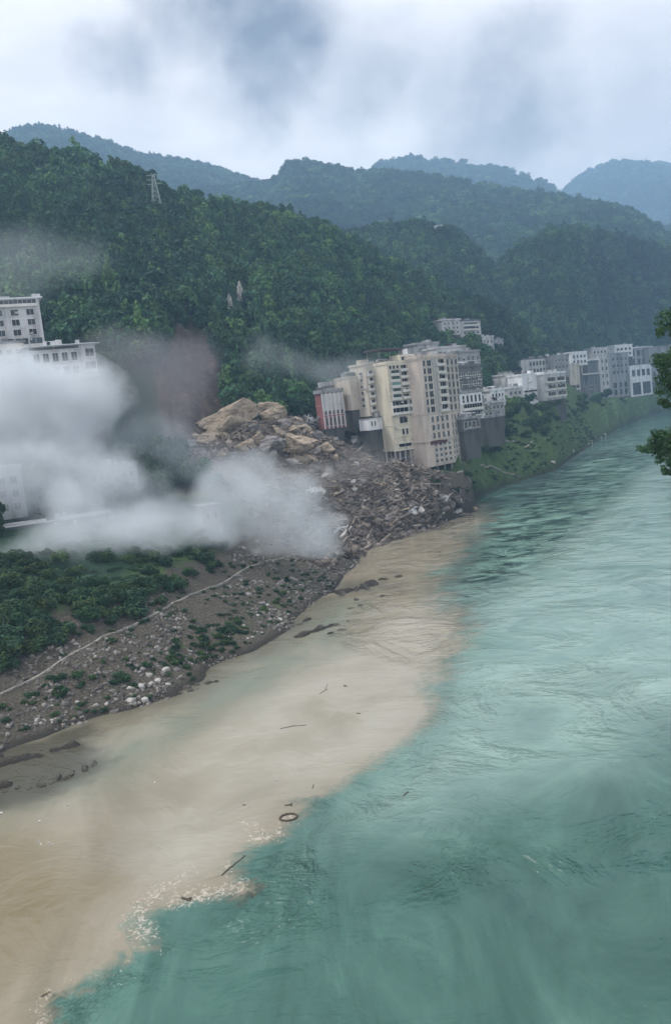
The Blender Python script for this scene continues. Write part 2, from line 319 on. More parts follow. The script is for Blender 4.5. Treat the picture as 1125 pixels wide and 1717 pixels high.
def bank(x, y):
    s = seg_dist(x, y, LS)+fbm(x, y, 9, 3, 5)*1.6
    k = sstep(215, 320, y)
    near = np.interp(s, [-40, -8, 0, 3, 10, 22, 30, 45, 70, 400], [-9, -3, 0, 1.2, 4, 9, 13.5, 20, 23, 26])
    far = np.interp(s, [-40, -8, 0, 3, 10, 22, 32, 45, 70, 400], [-9, -3, 0, 1.5, 6.5, 14.5, 21, 26, 28, 30])
    h = near*(1-k)+far*k+np.clip(s/8, 0, 1)*fbm(x, y, 14, 4, 8)*1.1
    for pts, w_, hh_ in SHOALS: h = h+np.where(s < 3, 1, 0)*np.exp(-(seg_dist(x, y, pts, False)/w_)**2)*(np.clip(-h, 0, 3.2)+hh_*(.45+fbm(x, y, 3.2, 4, 88)*1.6))
    r = seg_dist(x, y, RS)
    hr = np.interp(r, [-40, -8, 0, 4, 15, 40, 120, 600], [-9, -3, 0, 2, 8, 20, 45, 130])+np.clip(r/8, 0, 1)*fbm(x, y, 30, 4, 9)*2
    for qx, qy, qz, qr in PADS:
        d = np.hypot(x-qx, y-qy)+fbm(x, y, 12, 3, 61)*3; h = np.where(s > 1, np.maximum(h, np.minimum(qz-np.maximum(d-qr, 0)*.7, h+s*(1.1+1.3*(qy > 700)))), h)
    return np.maximum(h, hr), s, r
def land(x, y, full=False):
    h, s, r = bank(x, y)
    fan = poly_sd(x, y, FAN); fm = sstep(-6, 12, fan+fbm(x, y, 12, 3, 13)*4)
    h = h+fm*np.clip(s/10, 0, 1)*(2.5+fbm(x, y, 16, 4, 17)*3.2+fbm(x, y, 5, 2, 18)*1.0)
    g = np.exp(-(((x-MP1[0])/40)**2+((y-MP1[1]-10)/36)**2)); h = h+g*15*np.clip(s/20, 0, 1)
    for qx, qy, qz, qr, sl_ in CUTS:
        d = np.hypot(x-qx, y-qy+3); h = np.minimum(h, qz-.8+np.maximum(d-qr, 0)*sl_+fbm(x, y, 6, 3, 62)*.8)
    for i, rg in enumerate(RIDGES):
        h = np.maximum(h, rg.h(x, y)) if i else np.where(s > 6, np.maximum(h, np.minimum(rg.h(x, y), h+np.maximum(s-30, 0)*3)), h)
    return (h, s, r, fm) if full else h
LF = {}
def land_fast(x, y):
    a = np.degrees(np.arctan2(x, y)); r = np.clip(np.hypot(x, y), rr[0], rr[-1]*.999); a = np.clip(a, az[0], az[-1]-1e-6)
    i = np.clip(np.searchsorted(az, a, 'right')-1, 0, len(az)-2); j = np.clip(np.searchsorted(rr, r, 'right')-1, 0, len(rr)-2)
    u = (a-az[i])/(az[i+1]-az[i]); v = (r-rr[j])/(rr[j+1]-rr[j]); G = LF['g']
    return (G[j, i]*(1-u)+G[j, i+1]*u)*(1-v)+(G[j+1, i]*(1-u)+G[j+1, i+1]*u)*v
def ground(px, py, t0=55, t1=3000, n=900):
    """first point of the land under sight lines"""
    px = np.atleast_1d(np.asarray(px, float)); py = np.atleast_1d(np.asarray(py, float))
    d = np.stack([(px-562.5)/FPX, -(py-858.5)/FPX, -np.ones_like(px)], -1) @ M3.T
    d /= np.linalg.norm(d, axis=-1, keepdims=True)
    ts = np.geomspace(t0, t1, n); X = d[:, 0:1]*ts; Y = d[:, 1:2]*ts; Z = CAM_H+d[:, 2:3]*ts
    hit = Z < (land_fast(X, Y) if LF else land(X, Y)); i = np.argmax(hit, 1); ok = hit.any(1)
    j = np.arange(len(px)); return X[j, i], Y[j, i], Z[j, i], ok
SCAR = [(262, 600), (285, 560), (312, 538), (338, 552), (362, 548), (374, 575), (366, 604), (384, 632), (392, 662), (350, 690), (330, 745), (285, 745), (268, 680)]
az = np.concatenate([np.linspace(-72, -27, 70, endpoint=False), np.linspace(-27, 27, 760), np.linspace(27, 80, 82)[1:]])
rr = np.concatenate([np.geomspace(1, 60, 16, endpoint=False), np.geomspace(60, 1100, 540, endpoint=False), np.geomspace(1100, 6200, 150)])
def polar(az, rr):
    A, Q = np.meshgrid(np.radians(az), rr); X = Q*np.sin(A); Y = Q*np.cos(A); nr, na = A.shape
    i = np.arange(nr*na).reshape(nr, na); F4 = np.stack([i[:-1, :-1], i[:-1, 1:], i[1:, 1:], i[1:, :-1]], -1).reshape(-1, 4)[:, ::-1]
    return X.ravel(), Y.ravel(), F4
def ground_mat():
    m, nt, b = mat('river_bank_soil'); veg, rub, scar = attr(nt, 'veg'), attr(nt, 'rub'), attr(nt, 'scar')
    n = noise_node(nt, .35, 6, .65, coord='World'); n2 = noise_node(nt, 2.2, 5, .7, coord='World'); n3 = noise_node(nt, .05, 4, .6, coord='World')
    soil = ramp(nt, n2.outputs['Fac'], [(.25, (.038, .033, .025)), (.5, (.092, .082, .064)), (.72, (.18, .165, .14))])
    green = ramp(nt, n.outputs['Fac'], [(.3, (.034, .075, .026)), (.6, (.080, .135, .042)), (.8, (.14, .175, .065))])
    forest = ramp(nt, n3.outputs['Fac'], [(.3, (.010, .030, .016)), (.7, (.022, .060, .026))])
    rubc = ramp(nt, n2.outputs['Fac'], [(.25, (.085, .068, .058)), (.55, (.165, .138, .115)), (.8, (.27, .235, .20))])
    scc = ramp(nt, n.outputs['Fac'], [(.3, (.04, .031, .027)), (.6, (.105, .078, .064)), (.8, (.25, .22, .19))])
    f = mrange(nt, mth(nt, 'ADD', attr(nt, 'green'), mth(nt, 'MULTIPLY', n.outputs['Fac'], .7)), .72, .92)
    c = mixc(nt, f, soil, green); c = mixc(nt, veg, c, forest); c = mixc(nt, rub, c, rubc); c = mixc(nt, scar, c, scc)
    c = mixc(nt, attr(nt, 'wet'), c, (.035, .032, .026))
    nt.links.new(c, b.inputs['Base Color']); b.inputs['Roughness'].default_value = .95; b.inputs['Specular IOR Level'].default_value = .2
    bump(nt, b, n2.outputs['Fac'], .6); return m
gx, gy, gF = polar(az, rr)
gh, gs, gr, gfm = land(gx, gy, True)
LF['g'] = gh.reshape(len(rr), len(az))
gpx, gpy = proj(gx, gy, gh)
fwd = gy > 30
scar = sstep(-14, 10, poly_sd(np.where(fwd, gpx, -9e3), gpy, SCAR))*(gy < 420)*(gy > 240)*fwd
gh = gh+scar*(fbm(gx, gy, 14, 4, 120)*8+fbm(gx, gy, 4, 3, 121)*3.5)
gme = np_mesh('ground', np.stack([gx, gy, gh], -1), gF, ground_mat(), True)
gh0, _, _ = bank(gx, gy)
veg = np.maximum(sstep(1.5, 6, gh-gh0)*(1-gfm), sstep(60, 90, gs)*(1-gfm)); veg = np.maximum(veg, sstep(8, 25, gr)); veg = np.maximum(veg, sstep(27, 36, gs+fbm(gx, gy, 8, 3, 66)*5)*(gy < 255)*(1-gfm))
green = .12+.42*sstep(300, 380, gy)+.45*sstep(22, 32, gs)*(gy < 260)+.28*np.exp(-((gs-7)/5)**2)*sstep(130, 155, gy)-.1*sstep(200, 240, gy)*(gy < 300)
for n_, a_ in (('veg', veg*(1-scar)), ('rub', gfm), ('scar', scar), ('green', green), ('wet', (1-sstep(.2, .9, gh))*.9)): fattr(gme, n_, a_)
tag(link('ground', gme), kind='structure')

# ------------------------------------------------------------------ the river
def pw(*pts): return [tuple(onz(*p)) for p in pts]
MUD = pw((612, 905), (700, 880), (770, 850), (800, 845), (818, 872), (800, 900), (765, 940), (738, 975), (742, 1005), (770, 1030), (795, 1070), (752, 1110), (728, 1165), (706, 1215), (668, 1245), (610, 1285), (560, 1325), (512, 1345),
         (470, 1395), (420, 1415), (380, 1460), (412, 1482), (400, 1498), (320, 1508), (262, 1520), (232, 1545), (262, 1590), (200, 1625), (140, 1655), (92, 1680), (80, 1717), (60, 1850), (-400, 2200), (-700, 1500), (-200, 1250),
         (200, 1150), (400, 1060), (520, 980))
rr2 = np.concatenate([np.geomspace(2, 50, 12, endpoint=False), np.geomspace(50, 900, 520, endpoint=False), np.geomspace(900, 2500, 12)])
wx, wy, wF = polar(np.concatenate([np.linspace(-72, -27, 12, endpoint=False), np.linspace(-27, 27, 700), np.linspace(27, 80, 20)[1:]]), rr2)
_, ws, wr = bank(wx, wy)
# keep only the sheet that lies over the bed (a margin under the banks)
keep = (ws < 14) & (wr < 14); fk = keep[wF].all(1); wF = wF[fk]
used = np.zeros(len(wx), bool); used[wF.ravel()] = True; idx = np.cumsum(used)-1; wF = idx[wF]; wx, wy, ws = wx[used], wy[used], ws[used]
mud = poly_sd(wx, wy, MUD)
GREENISH = pw((560, 1010), (600, 1010), (560, 1090), (470, 1140), (380, 1200), (280, 1250), (150, 1330), (0, 1390), (-60, 1340), (60, 1300), (250, 1215), (380, 1130), (480, 1070))
grn = sstep(-7, 5, poly_sd(wx, wy, GREENISH)+fbm(wx, wy, 10, 4, 70)*4)
RAP = pw((800, 860), (900, 800), (1060, 720), (1110, 760), (1000, 880), (900, 960), (780, 1010), (740, 980), (780, 920))
RAP2 = pw((320, 1600), (450, 1440), (560, 1380), (760, 1260), (700, 1330), (560, 1480), (520, 1560), (360, 1640))
RAP3 = pw((560, 1060), (620, 990), (770, 940), (790, 1070), (720, 1120), (600, 1090))
RAP4 = pw((80, 1717), (100, 1670), (280, 1600), (200, 1660), (160, 1717))
turb = .055+.945*sstep(-8, 12, poly_sd(wx, wy, RAP))
RAP5 = pw((610, 925), (700, 888), (800, 862), (790, 910), (745, 960), (650, 960))
RAP6 = pw((600, 1440), (760, 1400), (900, 1430), (1125, 1370), (1125, 1440), (900, 1500), (700, 1510)); RAP7 = pw((740, 1160), (1000, 1100), (1125, 1180), (1000, 1260), (780, 1290), (640, 1340))
for q, k in ((RAP6, .13), (RAP7, .11), (RAP5, .5), (RAP2, .26), (RAP3, .35), (RAP4, .3)): turb = np.maximum(turb, .055+k*sstep(-2.5, 3, poly_sd(wx, wy, q)))
SHEEN_TINT = pw((730, 1180), (800, 1060), (760, 1000), (900, 900), (1125, 760), (1250, 900), (1200, 1180), (1000, 1260), (860, 1300), (700, 1380), (560, 1420), (640, 1290))
sheen_tint = sstep(-12, 14, poly_sd(wx, wy, SHEEN_TINT)+fbm(wx, wy, 25, 4, 77)*8)  # pale reflection sheen painted into the river colour
FO = [(pw((250, 1580), (232, 1548), (240, 1515), (270, 1490), (300, 1470)), 1.3, .9), (pw((305, 1508), (350, 1500), (405, 1490), (400, 1480)), 1.2, 1.0), (pw((372, 1470), (392, 1450)), .7, .7),
      (pw((420, 1382), (430, 1408), (470, 1400), (485, 1372)), 1.3, .75), (pw((70, 1717), (68, 1690), (80, 1668)), .7, .8), (pw((100, 1650), (170, 1625), (230, 1605), (262, 1588)), .35, .45), (pw((612, 925), (700, 893), (790, 868)), 1.6, .6),
      (pw((800, 842), (860, 812), (930, 788), (990, 748), (1040, 718), (1088, 700)), 1.8, .6), (pw((742, 1055), (790, 1075)), 1.5, .5), (pw((60, 1412), (95, 1413)), .5, .7),
      (pw((820, 870), (790, 930), (745, 985)), 5, .28), (pw((650, 900), (760, 890), (720, 930)), 7, .38), (pw((280, 1500), (330, 1480), (300, 1460)), 2.2, .42)]
foam = np.zeros(len(wx))
for P_, w_, k_ in FO: foam = np.maximum(foam, .55*k_*np.exp(-(seg_dist(wx+fbm(wx, wy, 3, 3, 99)*1.2, wy+fbm(wx, wy, 3, 3, 98)*1.2, P_, False)/(w_*1.25))**2))
def water_mat():
    m, nt, b = mat('river_water')
    g = nt.nodes.new('ShaderNodeNewGeometry'); P = g.outputs['Position']
    nA = noise_node(nt, .07, 6, .6, vec=P, dist=.6); nB = noise_node(nt, .38, 7, .62, vec=P, dist=1.2)
    warp = mth(nt, 'ADD', mth(nt, 'MULTIPLY', mth(nt, 'SUBTRACT', nA.outputs['Fac'], .5), 9.0), mth(nt, 'MULTIPLY', mth(nt, 'SUBTRACT', nB.outputs['Fac'], .5), 4.5))
    sf = attr(nt, 'soft'); mf = mrange(nt, mth(nt, 'ADD', attr(nt, 'mud'), mth(nt, 'MULTIPLY', warp, mth(nt, 'MULTIPLY_ADD', sf, .35, .65))), mth(nt, 'MULTIPLY', sf, -1.0), sf)
    nC = noise_node(nt, .035, 7, .62, vec=P, dist=1.2, stretch=(1.6, .7, 1, R(-28)))
    teal = ramp(nt, nC.outputs['Fac'], [(.36, (.026, .078, .064)), (.5, (.050, .122, .100)), (.62, (.092, .190, .155))])
    teal = mixc(nt, mth(nt, 'MULTIPLY', attr(nt, 'sheen_tint'), mrange(nt, nA.outputs['Fac'], .2, .7, .35, .9)), teal, (.27, .38, .345))
    st = noise_node(nt, .105, 6, .62, vec=P, dist=.8, stretch=(1, 1.8, 1, R(10)))
    teal = mixc(nt, mth(nt, 'MULTIPLY', mrange(nt, st.outputs['Fac'], .56, .44), mrange(nt, attr(nt, 'turb'), .5, 1.0, 0, .8)), teal, (.20, .35, .285))
    teal = mixc(nt, mth(nt, 'MULTIPLY', mrange(nt, st.outputs['Fac'], .53, .57), mth(nt, 'MULTIPLY', mrange(nt, attr(nt, 'turb'), .3, 1.0), .9)), teal, (.010, .048, .045))  # dark streaks of reflected hills, put into the water colour
    vn = noise_node(nt, .045, 4, .6, vec=P, dist=2.6, stretch=(1, 1.8, 1, R(18)))
    vv = mrange(nt, mth(nt, 'ABSOLUTE', mth(nt, 'SUBTRACT', vn.outputs['Fac'], .5)), .0, .022, 1, 0)
    teal = mixc(nt, mth(nt, 'MULTIPLY', vv, mrange(nt, nA.outputs['Fac'], .45, .6, .0, .38)), teal, (.028, .085, .075))
    mudc = ramp(nt, nC.outputs['Fac'], [(.3, (.170, .150, .102)), (.5, (.225, .198, .142)), (.7, (.28, .25, .188))])
    mudc = mixc(nt, mth(nt, 'MULTIPLY', attr(nt, 'silt'), mrange(nt, nA.outputs['Fac'], .25, .65, .5, 1)), mudc, (.345, .325, .268))
    mudc = mixc(nt, mth(nt, 'MULTIPLY', attr(nt, 'olive'), .75), mudc, (.185, .15, .085))
    mudc = mixc(nt, mth(nt, 'MULTIPLY', attr(nt, 'grn'), mrange(nt, nA.outputs['Fac'], .35, .6, .3, .8)), mudc, (.15, .18, .135))
    mudc = mixc(nt, mth(nt, 'MULTIPLY', attr(nt, 'shal'), .9), mudc, (.058, .054, .038))
    c = mixc(nt, mf, teal, mudc)
    nD = noise_node(nt, 1.9, 6, .68, vec=P, dist=1.0)
    ff = mrange(nt, mth(nt, 'ADD', attr(nt, 'foam'), mth(nt, 'MULTIPLY', mth(nt, 'SUBTRACT', nD.outputs['Fac'], .5), 3.2)), .42, .78)
    c = mixc(nt, mth(nt, 'MULTIPLY', ff, mrange(nt, attr(nt, 'foam'), .04, .34, 0, .6)), c, (.52, .46, .40))
    nt.links.new(c, b.inputs['Base Color']); b.inputs['IOR'].default_value = 1.33
    nt.links.new(mth(nt, 'MULTIPLY_ADD', ff, .3, .10), b.inputs['Roughness'])
    w1 = noise_node(nt, .16, 4, .5, vec=P, dist=.3, stretch=(1, 1.6, 1, R(14))); w2 = noise_node(nt, .8, 3, .5, vec=P, dist=.2, stretch=(1, 2.2, 1, R(20)))
    w3 = noise_node(nt, 3.6, 3, .6, vec=P, stretch=(1, 1.6, 1, R(-25)))
    hgt = mth(nt, 'ADD', mth(nt, 'MULTIPLY', w1.outputs['Fac'], 5.0), mth(nt, 'ADD', mth(nt, 'MULTIPLY', w2.outputs['Fac'], 1.3), mth(nt, 'MULTIPLY', w3.outputs['Fac'], .10)))
    hgt = mth(nt, 'MULTIPLY', mth(nt, 'MULTIPLY', hgt, mrange(nt, mf, 0, 1, 1, .45)), mth(nt, 'MULTIPLY', attr(nt, 'turb'), mrange(nt, nA.outputs['Fac'], .4, .62, .25, 1.2)))
    bump(nt, b, hgt, 1.0); return m
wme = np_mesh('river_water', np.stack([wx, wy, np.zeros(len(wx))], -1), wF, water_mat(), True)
SILT = pw((640, 1020), (740, 1000), (760, 1070), (700, 1200), (560, 1300), (420, 1340), (300, 1440), (280, 1300), (420, 1180), (520, 1120), (600, 1060)); silt = sstep(-9, 7, poly_sd(wx, wy, SILT)+fbm(wx, wy, 14, 4, 78)*6)
OLI = pw((-100, 1400), (60, 1400), (150, 1480), (90, 1600), (0, 1680), (-200, 1700)); olive = sstep(-6, 5, poly_sd(wx, wy, OLI)+fbm(wx, wy, 8, 4, 79)*4)
shal = np.maximum(np.clip(1-(-ws)/9, 0, 1)*(wy < 200)*.7, sstep(-3.5, 2.5, poly_sd(wx, wy, pw((-60, 1262), (60, 1240), (150, 1215), (185, 1275), (150, 1310), (60, 1345), (-60, 1360)))+fbm(wx, wy, 5, 4, 71)*3.5))
for n_, a_ in (('mud', np.clip(mud, -40, 40)), ('grn', grn), ('turb', turb), ('sheen_tint', sheen_tint), ('foam', foam), ('shal', shal), ('silt', silt), ('olive', olive), ('soft', 1.3+1.2*sstep(72, 90, wy)+3.4*sstep(90, 190, wy)+3*sstep(200, 300, wy))): fattr(wme, n_, a_)
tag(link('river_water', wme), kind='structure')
#@@NEXT
# ------------------------------------------------------------------ buildings
def zfor(X, Y, py):
    """height above XY that shows at picture row py"""
    lo, hi = -20., 260.
    for _ in range(40):
        m = (lo+hi)/2
        if proj(X, Y, m)[1] > py: lo = m
        else: hi = m
    return (lo+hi)/2
def bdir(b): return np.array([math.sin(R(b)), math.cos(R(b))])
def reach(P, b, px, py):
    d = ray(px, py)[:2]; u = bdir(b); A = np.array([[u[0], -d[0]], [u[1], -d[1]]]); w, t = np.linalg.solve(A, -np.array(P[:2])); return max(w, 1.0)
FRAME = wall_mat('window_frame', (.62, .60, .56), .2); GLASS = glass_mat(); GREENG = glass_mat('balcony_glass', (.035, .065, .052))
CACHE = {}
def opening(kind, w, h, fm=None):
    w = round(w*4)/4; h = round(h*4)/4; w = max(w, .5); h = max(h, .5); fm = fm or FRAME
    k = (kind, w, h, fm.name)
    if k in CACHE: return CACHE[k]
    b = MB()
    if kind == 'window':
        b.box((0, -.02, 0), (w/2, .03, h/2), mi=1); t = .11
        for s_ in (-1, 1): b.box((s_*(w/2+t/2), -.08, 0), (t/2, .09, h/2+t)); b.box((0, -.081, s_*(h/2+t/2)), (w/2, .09, t/2))
        b.box((0, -.16, -h/2-t-.05), (w/2+.25, .17, .05))
        if w > 1.3: b.box((0, -.07, 0), (.04, .03, h/2-.01))
    else:
        b.box((0, -.02, 0), (w/2, .03, h/2), mi=1)  # dark pane standing in for the shaded recess behind the balcony
        b.box((0, -.55, -h/2-.09), (w/2+.1, .55, .09)); b.box((0, -1.06, -h/2+.45), (w/2+.1, .05, .45))
        for s_ in (-1, 1): b.box((s_*(w/2+.02), -.5, -.003), (.08, .5, h/2))
        n = max(2, int(w/1.6))
        for i in range(1, n): b.box((-w/2+w*i/n, -.09, 0), (.05, .05, h/2-.01))
        if kind == 'glazed': b.box((0, -1.0, .45), (w/2, .03, h/2-.47), mi=1)
    CACHE[k] = b.mesh(kind, [fm, GREENG if kind == 'glazed' else GLASS]); return CACHE[k]
FOOT = []
def clutter(root, foot, Hh, zb, wm, sg, n=3):
    c = sum(foot)/len(foot)
    for i in range(n):
        a, b_ = random.random(), random.random(); q = c+(foot[0]-c)*(a-.5)*1.1+(foot[1]-c)*(b_-.5)*1.1; k = random.random(); th = math.pi/2-R(sg[0][1])
        if k < .45: MB().box((q[0], q[1], Hh+1.35), (random.uniform(1, 2), random.uniform(1, 1.6), 1.2), th).build('roof_hut', random.choice([wm, PALE, GREY]), root)
        elif k < .75: MB().bar((q[0], q[1], Hh+.2), (q[0], q[1], Hh+1.9), .7, n=10).build('water_tank', random.choice([STEELM, PALE]), root)
        else: MB().box((q[0], q[1], Hh+2.4), (random.uniform(1.6, 2.6), random.uniform(1.2, 2), .06), th, tilt=(.12, 0, 0)).box((q[0], q[1], Hh+1.2), (.9, .9, 1.1), th).build('rooftop_shed', random.choice([GREY, DARKR, WHITE]), root)
    a, bb, w, g = sg[-1 if len(sg) < 3 else 1]; d = bdir(bb); o = np.array([math.cos(R(bb)), -math.sin(R(bb))])*.45
    for i in range(min(14, int(w*Hh/28))):
        u = random.uniform(.05, .95)*w; z = random.uniform(.12, .95)*Hh; q = a+d*u+o; MB().box((q[0], q[1], z), (.45, .25, .35), math.pi/2-R(bb)).build('air_conditioner', PALE, root)
def place_open(root, P, b, u, z, w, h, kind, fm=None):
    th = math.pi/2-R(b); name = 'window' if kind == 'window' else 'balcony'
    d = bdir(b); o = link(name, opening(kind, w, h, fm), root, (P[0]+d[0]*u, P[1]+d[1]*u, z)); o.rotation_euler = (0, 0, th); return o
def building(name, label, x, ymid, D, ytop, ybot, segs, depth, wm, group=None, roofm=None, found=8, over=.5, par=.8, bands=0, left=None, cat=None, band_m=None):
    """segs: (bearing, px of its right end, [grids]); grid = kind, nu, nv, u0, u1, v0, v1, wf, hf"""
    if D is None:
        gxx, gyy, gzz, ok = ground(x+4, ybot); D = float(gyy[0]) if ok[0] else 500.
    P = at(x, ymid, D); X0, Y0 = P[0], P[1]; zb = zfor(X0, Y0, ybot); zt = zfor(X0, Y0, ytop); Hh = zt-zb
    root = empty(name, (X0, Y0, zb)); tag(root, label, cat or 'building', group)
    pts = [np.array([0., 0.])]; sg = []
    for b, px, grids in segs:
        a = pts[-1]; w = reach((a[0]+X0, a[1]+Y0), b, px, ymid); sg.append((a, b, w, grids)); pts.append(a+bdir(b)*w)
    b0 = segs[0][0] if len(segs) < 3 else segs[1][0]; bl = segs[-1][0]
    inw = lambda b: np.array([-math.cos(R(b)), math.sin(R(b))])
    bm_ = (b0+bl)/2; back = [pts[-1]+inw(bm_)*depth, pts[0]+inw(bm_)*depth]
    foot = pts+back; MB().prism([tuple(p) for p in foot], 0, Hh).build('wall', wm, root)
    if found:
        fc = sum(foot)/len(foot); MB().prism([tuple(p-(p-fc)/np.linalg.norm(p-fc)*.9) for p in foot], -found, -.01).build('foundation', FOUND, root)
    c = sum(foot)/len(foot); FOOT.append((X0+c[0], Y0+c[1], max(np.linalg.norm(p-c) for p in foot)+2))
    def grow(k): return [tuple(p+(p-c)/np.linalg.norm(p-c)*k) for p in foot]
    r = MB().prism(grow(over), Hh, Hh+.25)
    if par:
        n = len(foot)
        for i in range(n):
            p, q = np.array(grow(over-.1)[i]), np.array(grow(over-.1)[(i+1) % n]); m = (p+q)/2; L = np.linalg.norm(q-p)
            r.box((m[0], m[1], Hh+.25+par/2), (L/2-.02*i, .09, par/2), math.atan2(q[1]-p[1], q[0]-p[0]))
    r.build('roof', roofm or wm, root)
    if bands:
        bb = MB()
        for i in range(1, bands): bb.prism(grow(.14), Hh*i/bands-.11, Hh*i/bands+.11)
        bb.build('floor_band', band_m or FRAME, root)
    if left: sg.append((foot[-1], bm_+90, depth, left))
    for a, b, w, grids in sg:
        for kind, nu, nv, u0, u1, v0, v1, wf, hf in grids:
            du = (u1-u0)*w/nu; dv = (v1-v0)*Hh/nv
            for i in range(nu):
                for j in range(nv):
                    if random.random() < .03 and nu*nv > 8: continue
                    place_open(root, a, b, u0*w+(i+.5)*du, v0*Hh+(j+.5)*dv, du*wf, dv*hf, kind)
    if name not in ('farmhouse', 'stilt_house', 'red_house') and Hh < 70: clutter(root, foot, Hh, zb, wm, sg, 4 if D < 700 else 1)
    return root, (X0, Y0, zb, zt), sg, foot, Hh
STEELM = wall_mat('tank_steel', (.34, .36, .38), .3); FOUND = wall_mat('foundation_concrete', (.085, .085, .08), .9); BEIGE = wall_mat('beige_plaster', (.52, .47, .40), .6); CREAM = wall_mat('cream_plaster', (.60, .55, .44), .6); PINKB = wall_mat('pink_beige_tile', (.55, .475, .41), .6)
GREY = wall_mat('grey_concrete', (.29, .30, .31), .9); PALE = wall_mat('pale_grey_plaster', (.50, .50, .50), .85); WHITE = wall_mat('white_plaster', (.74, .75, .77), .55)
DARKR = wall_mat('dark_roofing', (.07, .055, .06), .3); REDW = wall_mat('red_tile_wall', (.27, .10, .10), .8); DGREY = wall_mat('weathered_dark_concrete', (.13, .135, .14), .8); OPEN = wall_mat('dark_opening', (.02, .022, .026), .2)
# main tower: front block on columns
GT = building('apartment_tower', 'tall cream apartment tower on bare concrete columns beside the landslide rubble', 656, 690, 330, 611, 757,
  [(60, 706, [('window', 3, 1, .04, .40, .935, .995, .55, .75), ('balcony', 1, 5, .40, .76, .585, .985, .98, .86), ('glazed', 1, 5, .80, .99, .585, .985, .95, .80), ('glazed', 1, 5, .06, .36, .585, .93, .85, .8),
    ('balcony', 1, 2, .02, .56, .415, .575, 1, .9), ('glazed', 1, 2, .60, .98, .415, .575, 1, .88), ('window', 1, 1, .24, .50, .305, .40, 1, .75), ('window', 1, 1, .70, .94, .33, .41, 1, .8),
    ('window', 2, 1, .26, .52, .17, .26, .5, .75), ('window', 2, 2, .68, .96, .09, .30, .5, .66), ('window', 1, 1, .14, .56, .035, .085, 1, .8)])], 13, CREAM, found=0, over=.35, bands=0, par=.9)
g_root, (GX, GY, gzb, gzt), g_sg, g_foot, gH = GT
gd = bdir(60); gi = np.array([-math.cos(R(60)), math.sin(R(60))]); gw = g_sg[0][2]
def gl(u, v, z): p = gd*u+gi*v; return (p[0], p[1], z)
GA = math.pi/2-R(60)
MB().box(gl(gw*.72, 4, gH+1.7), (gw*.25, 3.6, 1.65), GA).build('penthouse', CREAM, g_root)
for k in (.60, .84): place_open(g_root, np.array(gl(0, .38, 0)[:2]), 60, gw*k, gH+1.7, 2.2, 1.6, 'window')
pv_ = MB().box(gl(gw*.42, 9.5, gH+6.2), (gw*.44, 5.2, .35), GA, tilt=(0, .03, 0)); pv_.build('pavilion_roof', DARKR, g_root)
for u in (.04, .4, .8): 
    for v in (5.2, 13.8): MB().bar(gl(gw*u, v, gH+.2), gl(gw*u, v, gH+6), .14).build('pavilion_post', GREY, g_root)
MB().box(gl(gw*.95, 7.5, gH+3.0), (1.3, 1.6, 2.9), GA).build('stair_tower', WHITE, g_root)
gb = MB().box(gl(gw*.5, 6.5, gH*.30), (gw*.5+.14, 6.6, .1), GA)
for z in (.0, .083, .165, .25): gb.box(gl(gw*.5, -.12, gH*z+.1), (gw*.5+.2, .13, .12), GA)
for i in range(7): gb.box(gl(gw*.5, -.1, gH*(.585+.0665*i)), (gw*.5+.1, .3, .13), GA)
gb.build('floor_band', wall_mat('cream_band', (.66, .63, .53), .15), g_root)
for i, u in enumerate((.0, .16, .34, .52, .70, .86, .995)):
    for v in (.35, 6.5, 12.6):
        MB().bar(gl(gw*u, v, -13), gl(gw*u, v, 0), .42 if v < 1 else .36).build('column', wall_mat('column_concrete', (.42, .40, .38), .4), g_root)
for z in (-3.1, -6.4): MB().box(gl(gw*.5, 6.4, z), (gw*.5-.1, 6.1, .16), GA).build('podium_slab', GREY, g_root)
MB().box(gl(gw*.70, 1.6, -8.6), (gw*.30, .2, 4.6), GA).build('podium_wall', wall_mat('podium_plaster', (.33, .35, .38), .5), g_root)
MB().box(gl(gw*.5, 9.5, -6), (gw*.5-.6, .2, 6), GA).build('podium_back_wall', DGREY, g_root)
# right block with two facets
upA = [('window', 1, 7, .02, .14, .49, .985, .8, .72), ('window', 1, 7, .18, .40, .49, .985, .75, .74), ('balcony', 1, 7, .60, .98, .49, .985, .85, .80), ('window', 4, 3, .12, .98, .245, .47, .48, .66), ('window', 4, 4, .16, .98, .02, .225, .50, .60)]
HT = building('apartment_tower', 'tall beige and pink apartment block with rows of small windows, right of the cream tower', 707, 682, 331, 601, 784,
  [(78, 714, []), (46, 752, upA), (32, 774, [('window', 3, 7, .04, .97, .49, .985, .62, .74), ('window', 4, 3, .04, .97, .245, .47, .46, .68), ('window', 5, 4, .03, .97, .02, .225, .50, .60)])], 14, PINKB, found=0, over=.3, par=.9)
h_root, hh, h_sg, h_foot, hH = HT
for fr, k in ((.236, .55), (.488, .25), (.99, .3)):
    hc = sum(h_foot)/len(h_foot); MB().prism([tuple(p+(p-hc)/np.linalg.norm(p-hc)*k) for p in h_foot], hH*fr-.15, hH*fr+.15).build('ledge', BEIGE, h_root)
a_, b_, w_, _ = h_sg[1]
for u in (.46, .56): MB().box((a_[0]+bdir(b_)[0]*w_*u, a_[1]+bdir(b_)[1]*w_*u, hH*.74), (.25, .35, hH*.25), math.pi/2-R(b_)).build('pilaster', wall_mat('pilaster_grey', (.36, .38, .38), .3), h_root)
MB().box((a_[0]+bdir(b_)[0]*w_*.40+.12, a_[1]+bdir(b_)[1]*w_*.40-.12, hH*.222), (w_*.36, .2, .7), math.pi/2-R(b_)).build('dark_band', wall_mat('maroon_band', (.09, .03, .035), .3), h_root)  # dark maroon band set on the wall face just under the ledge
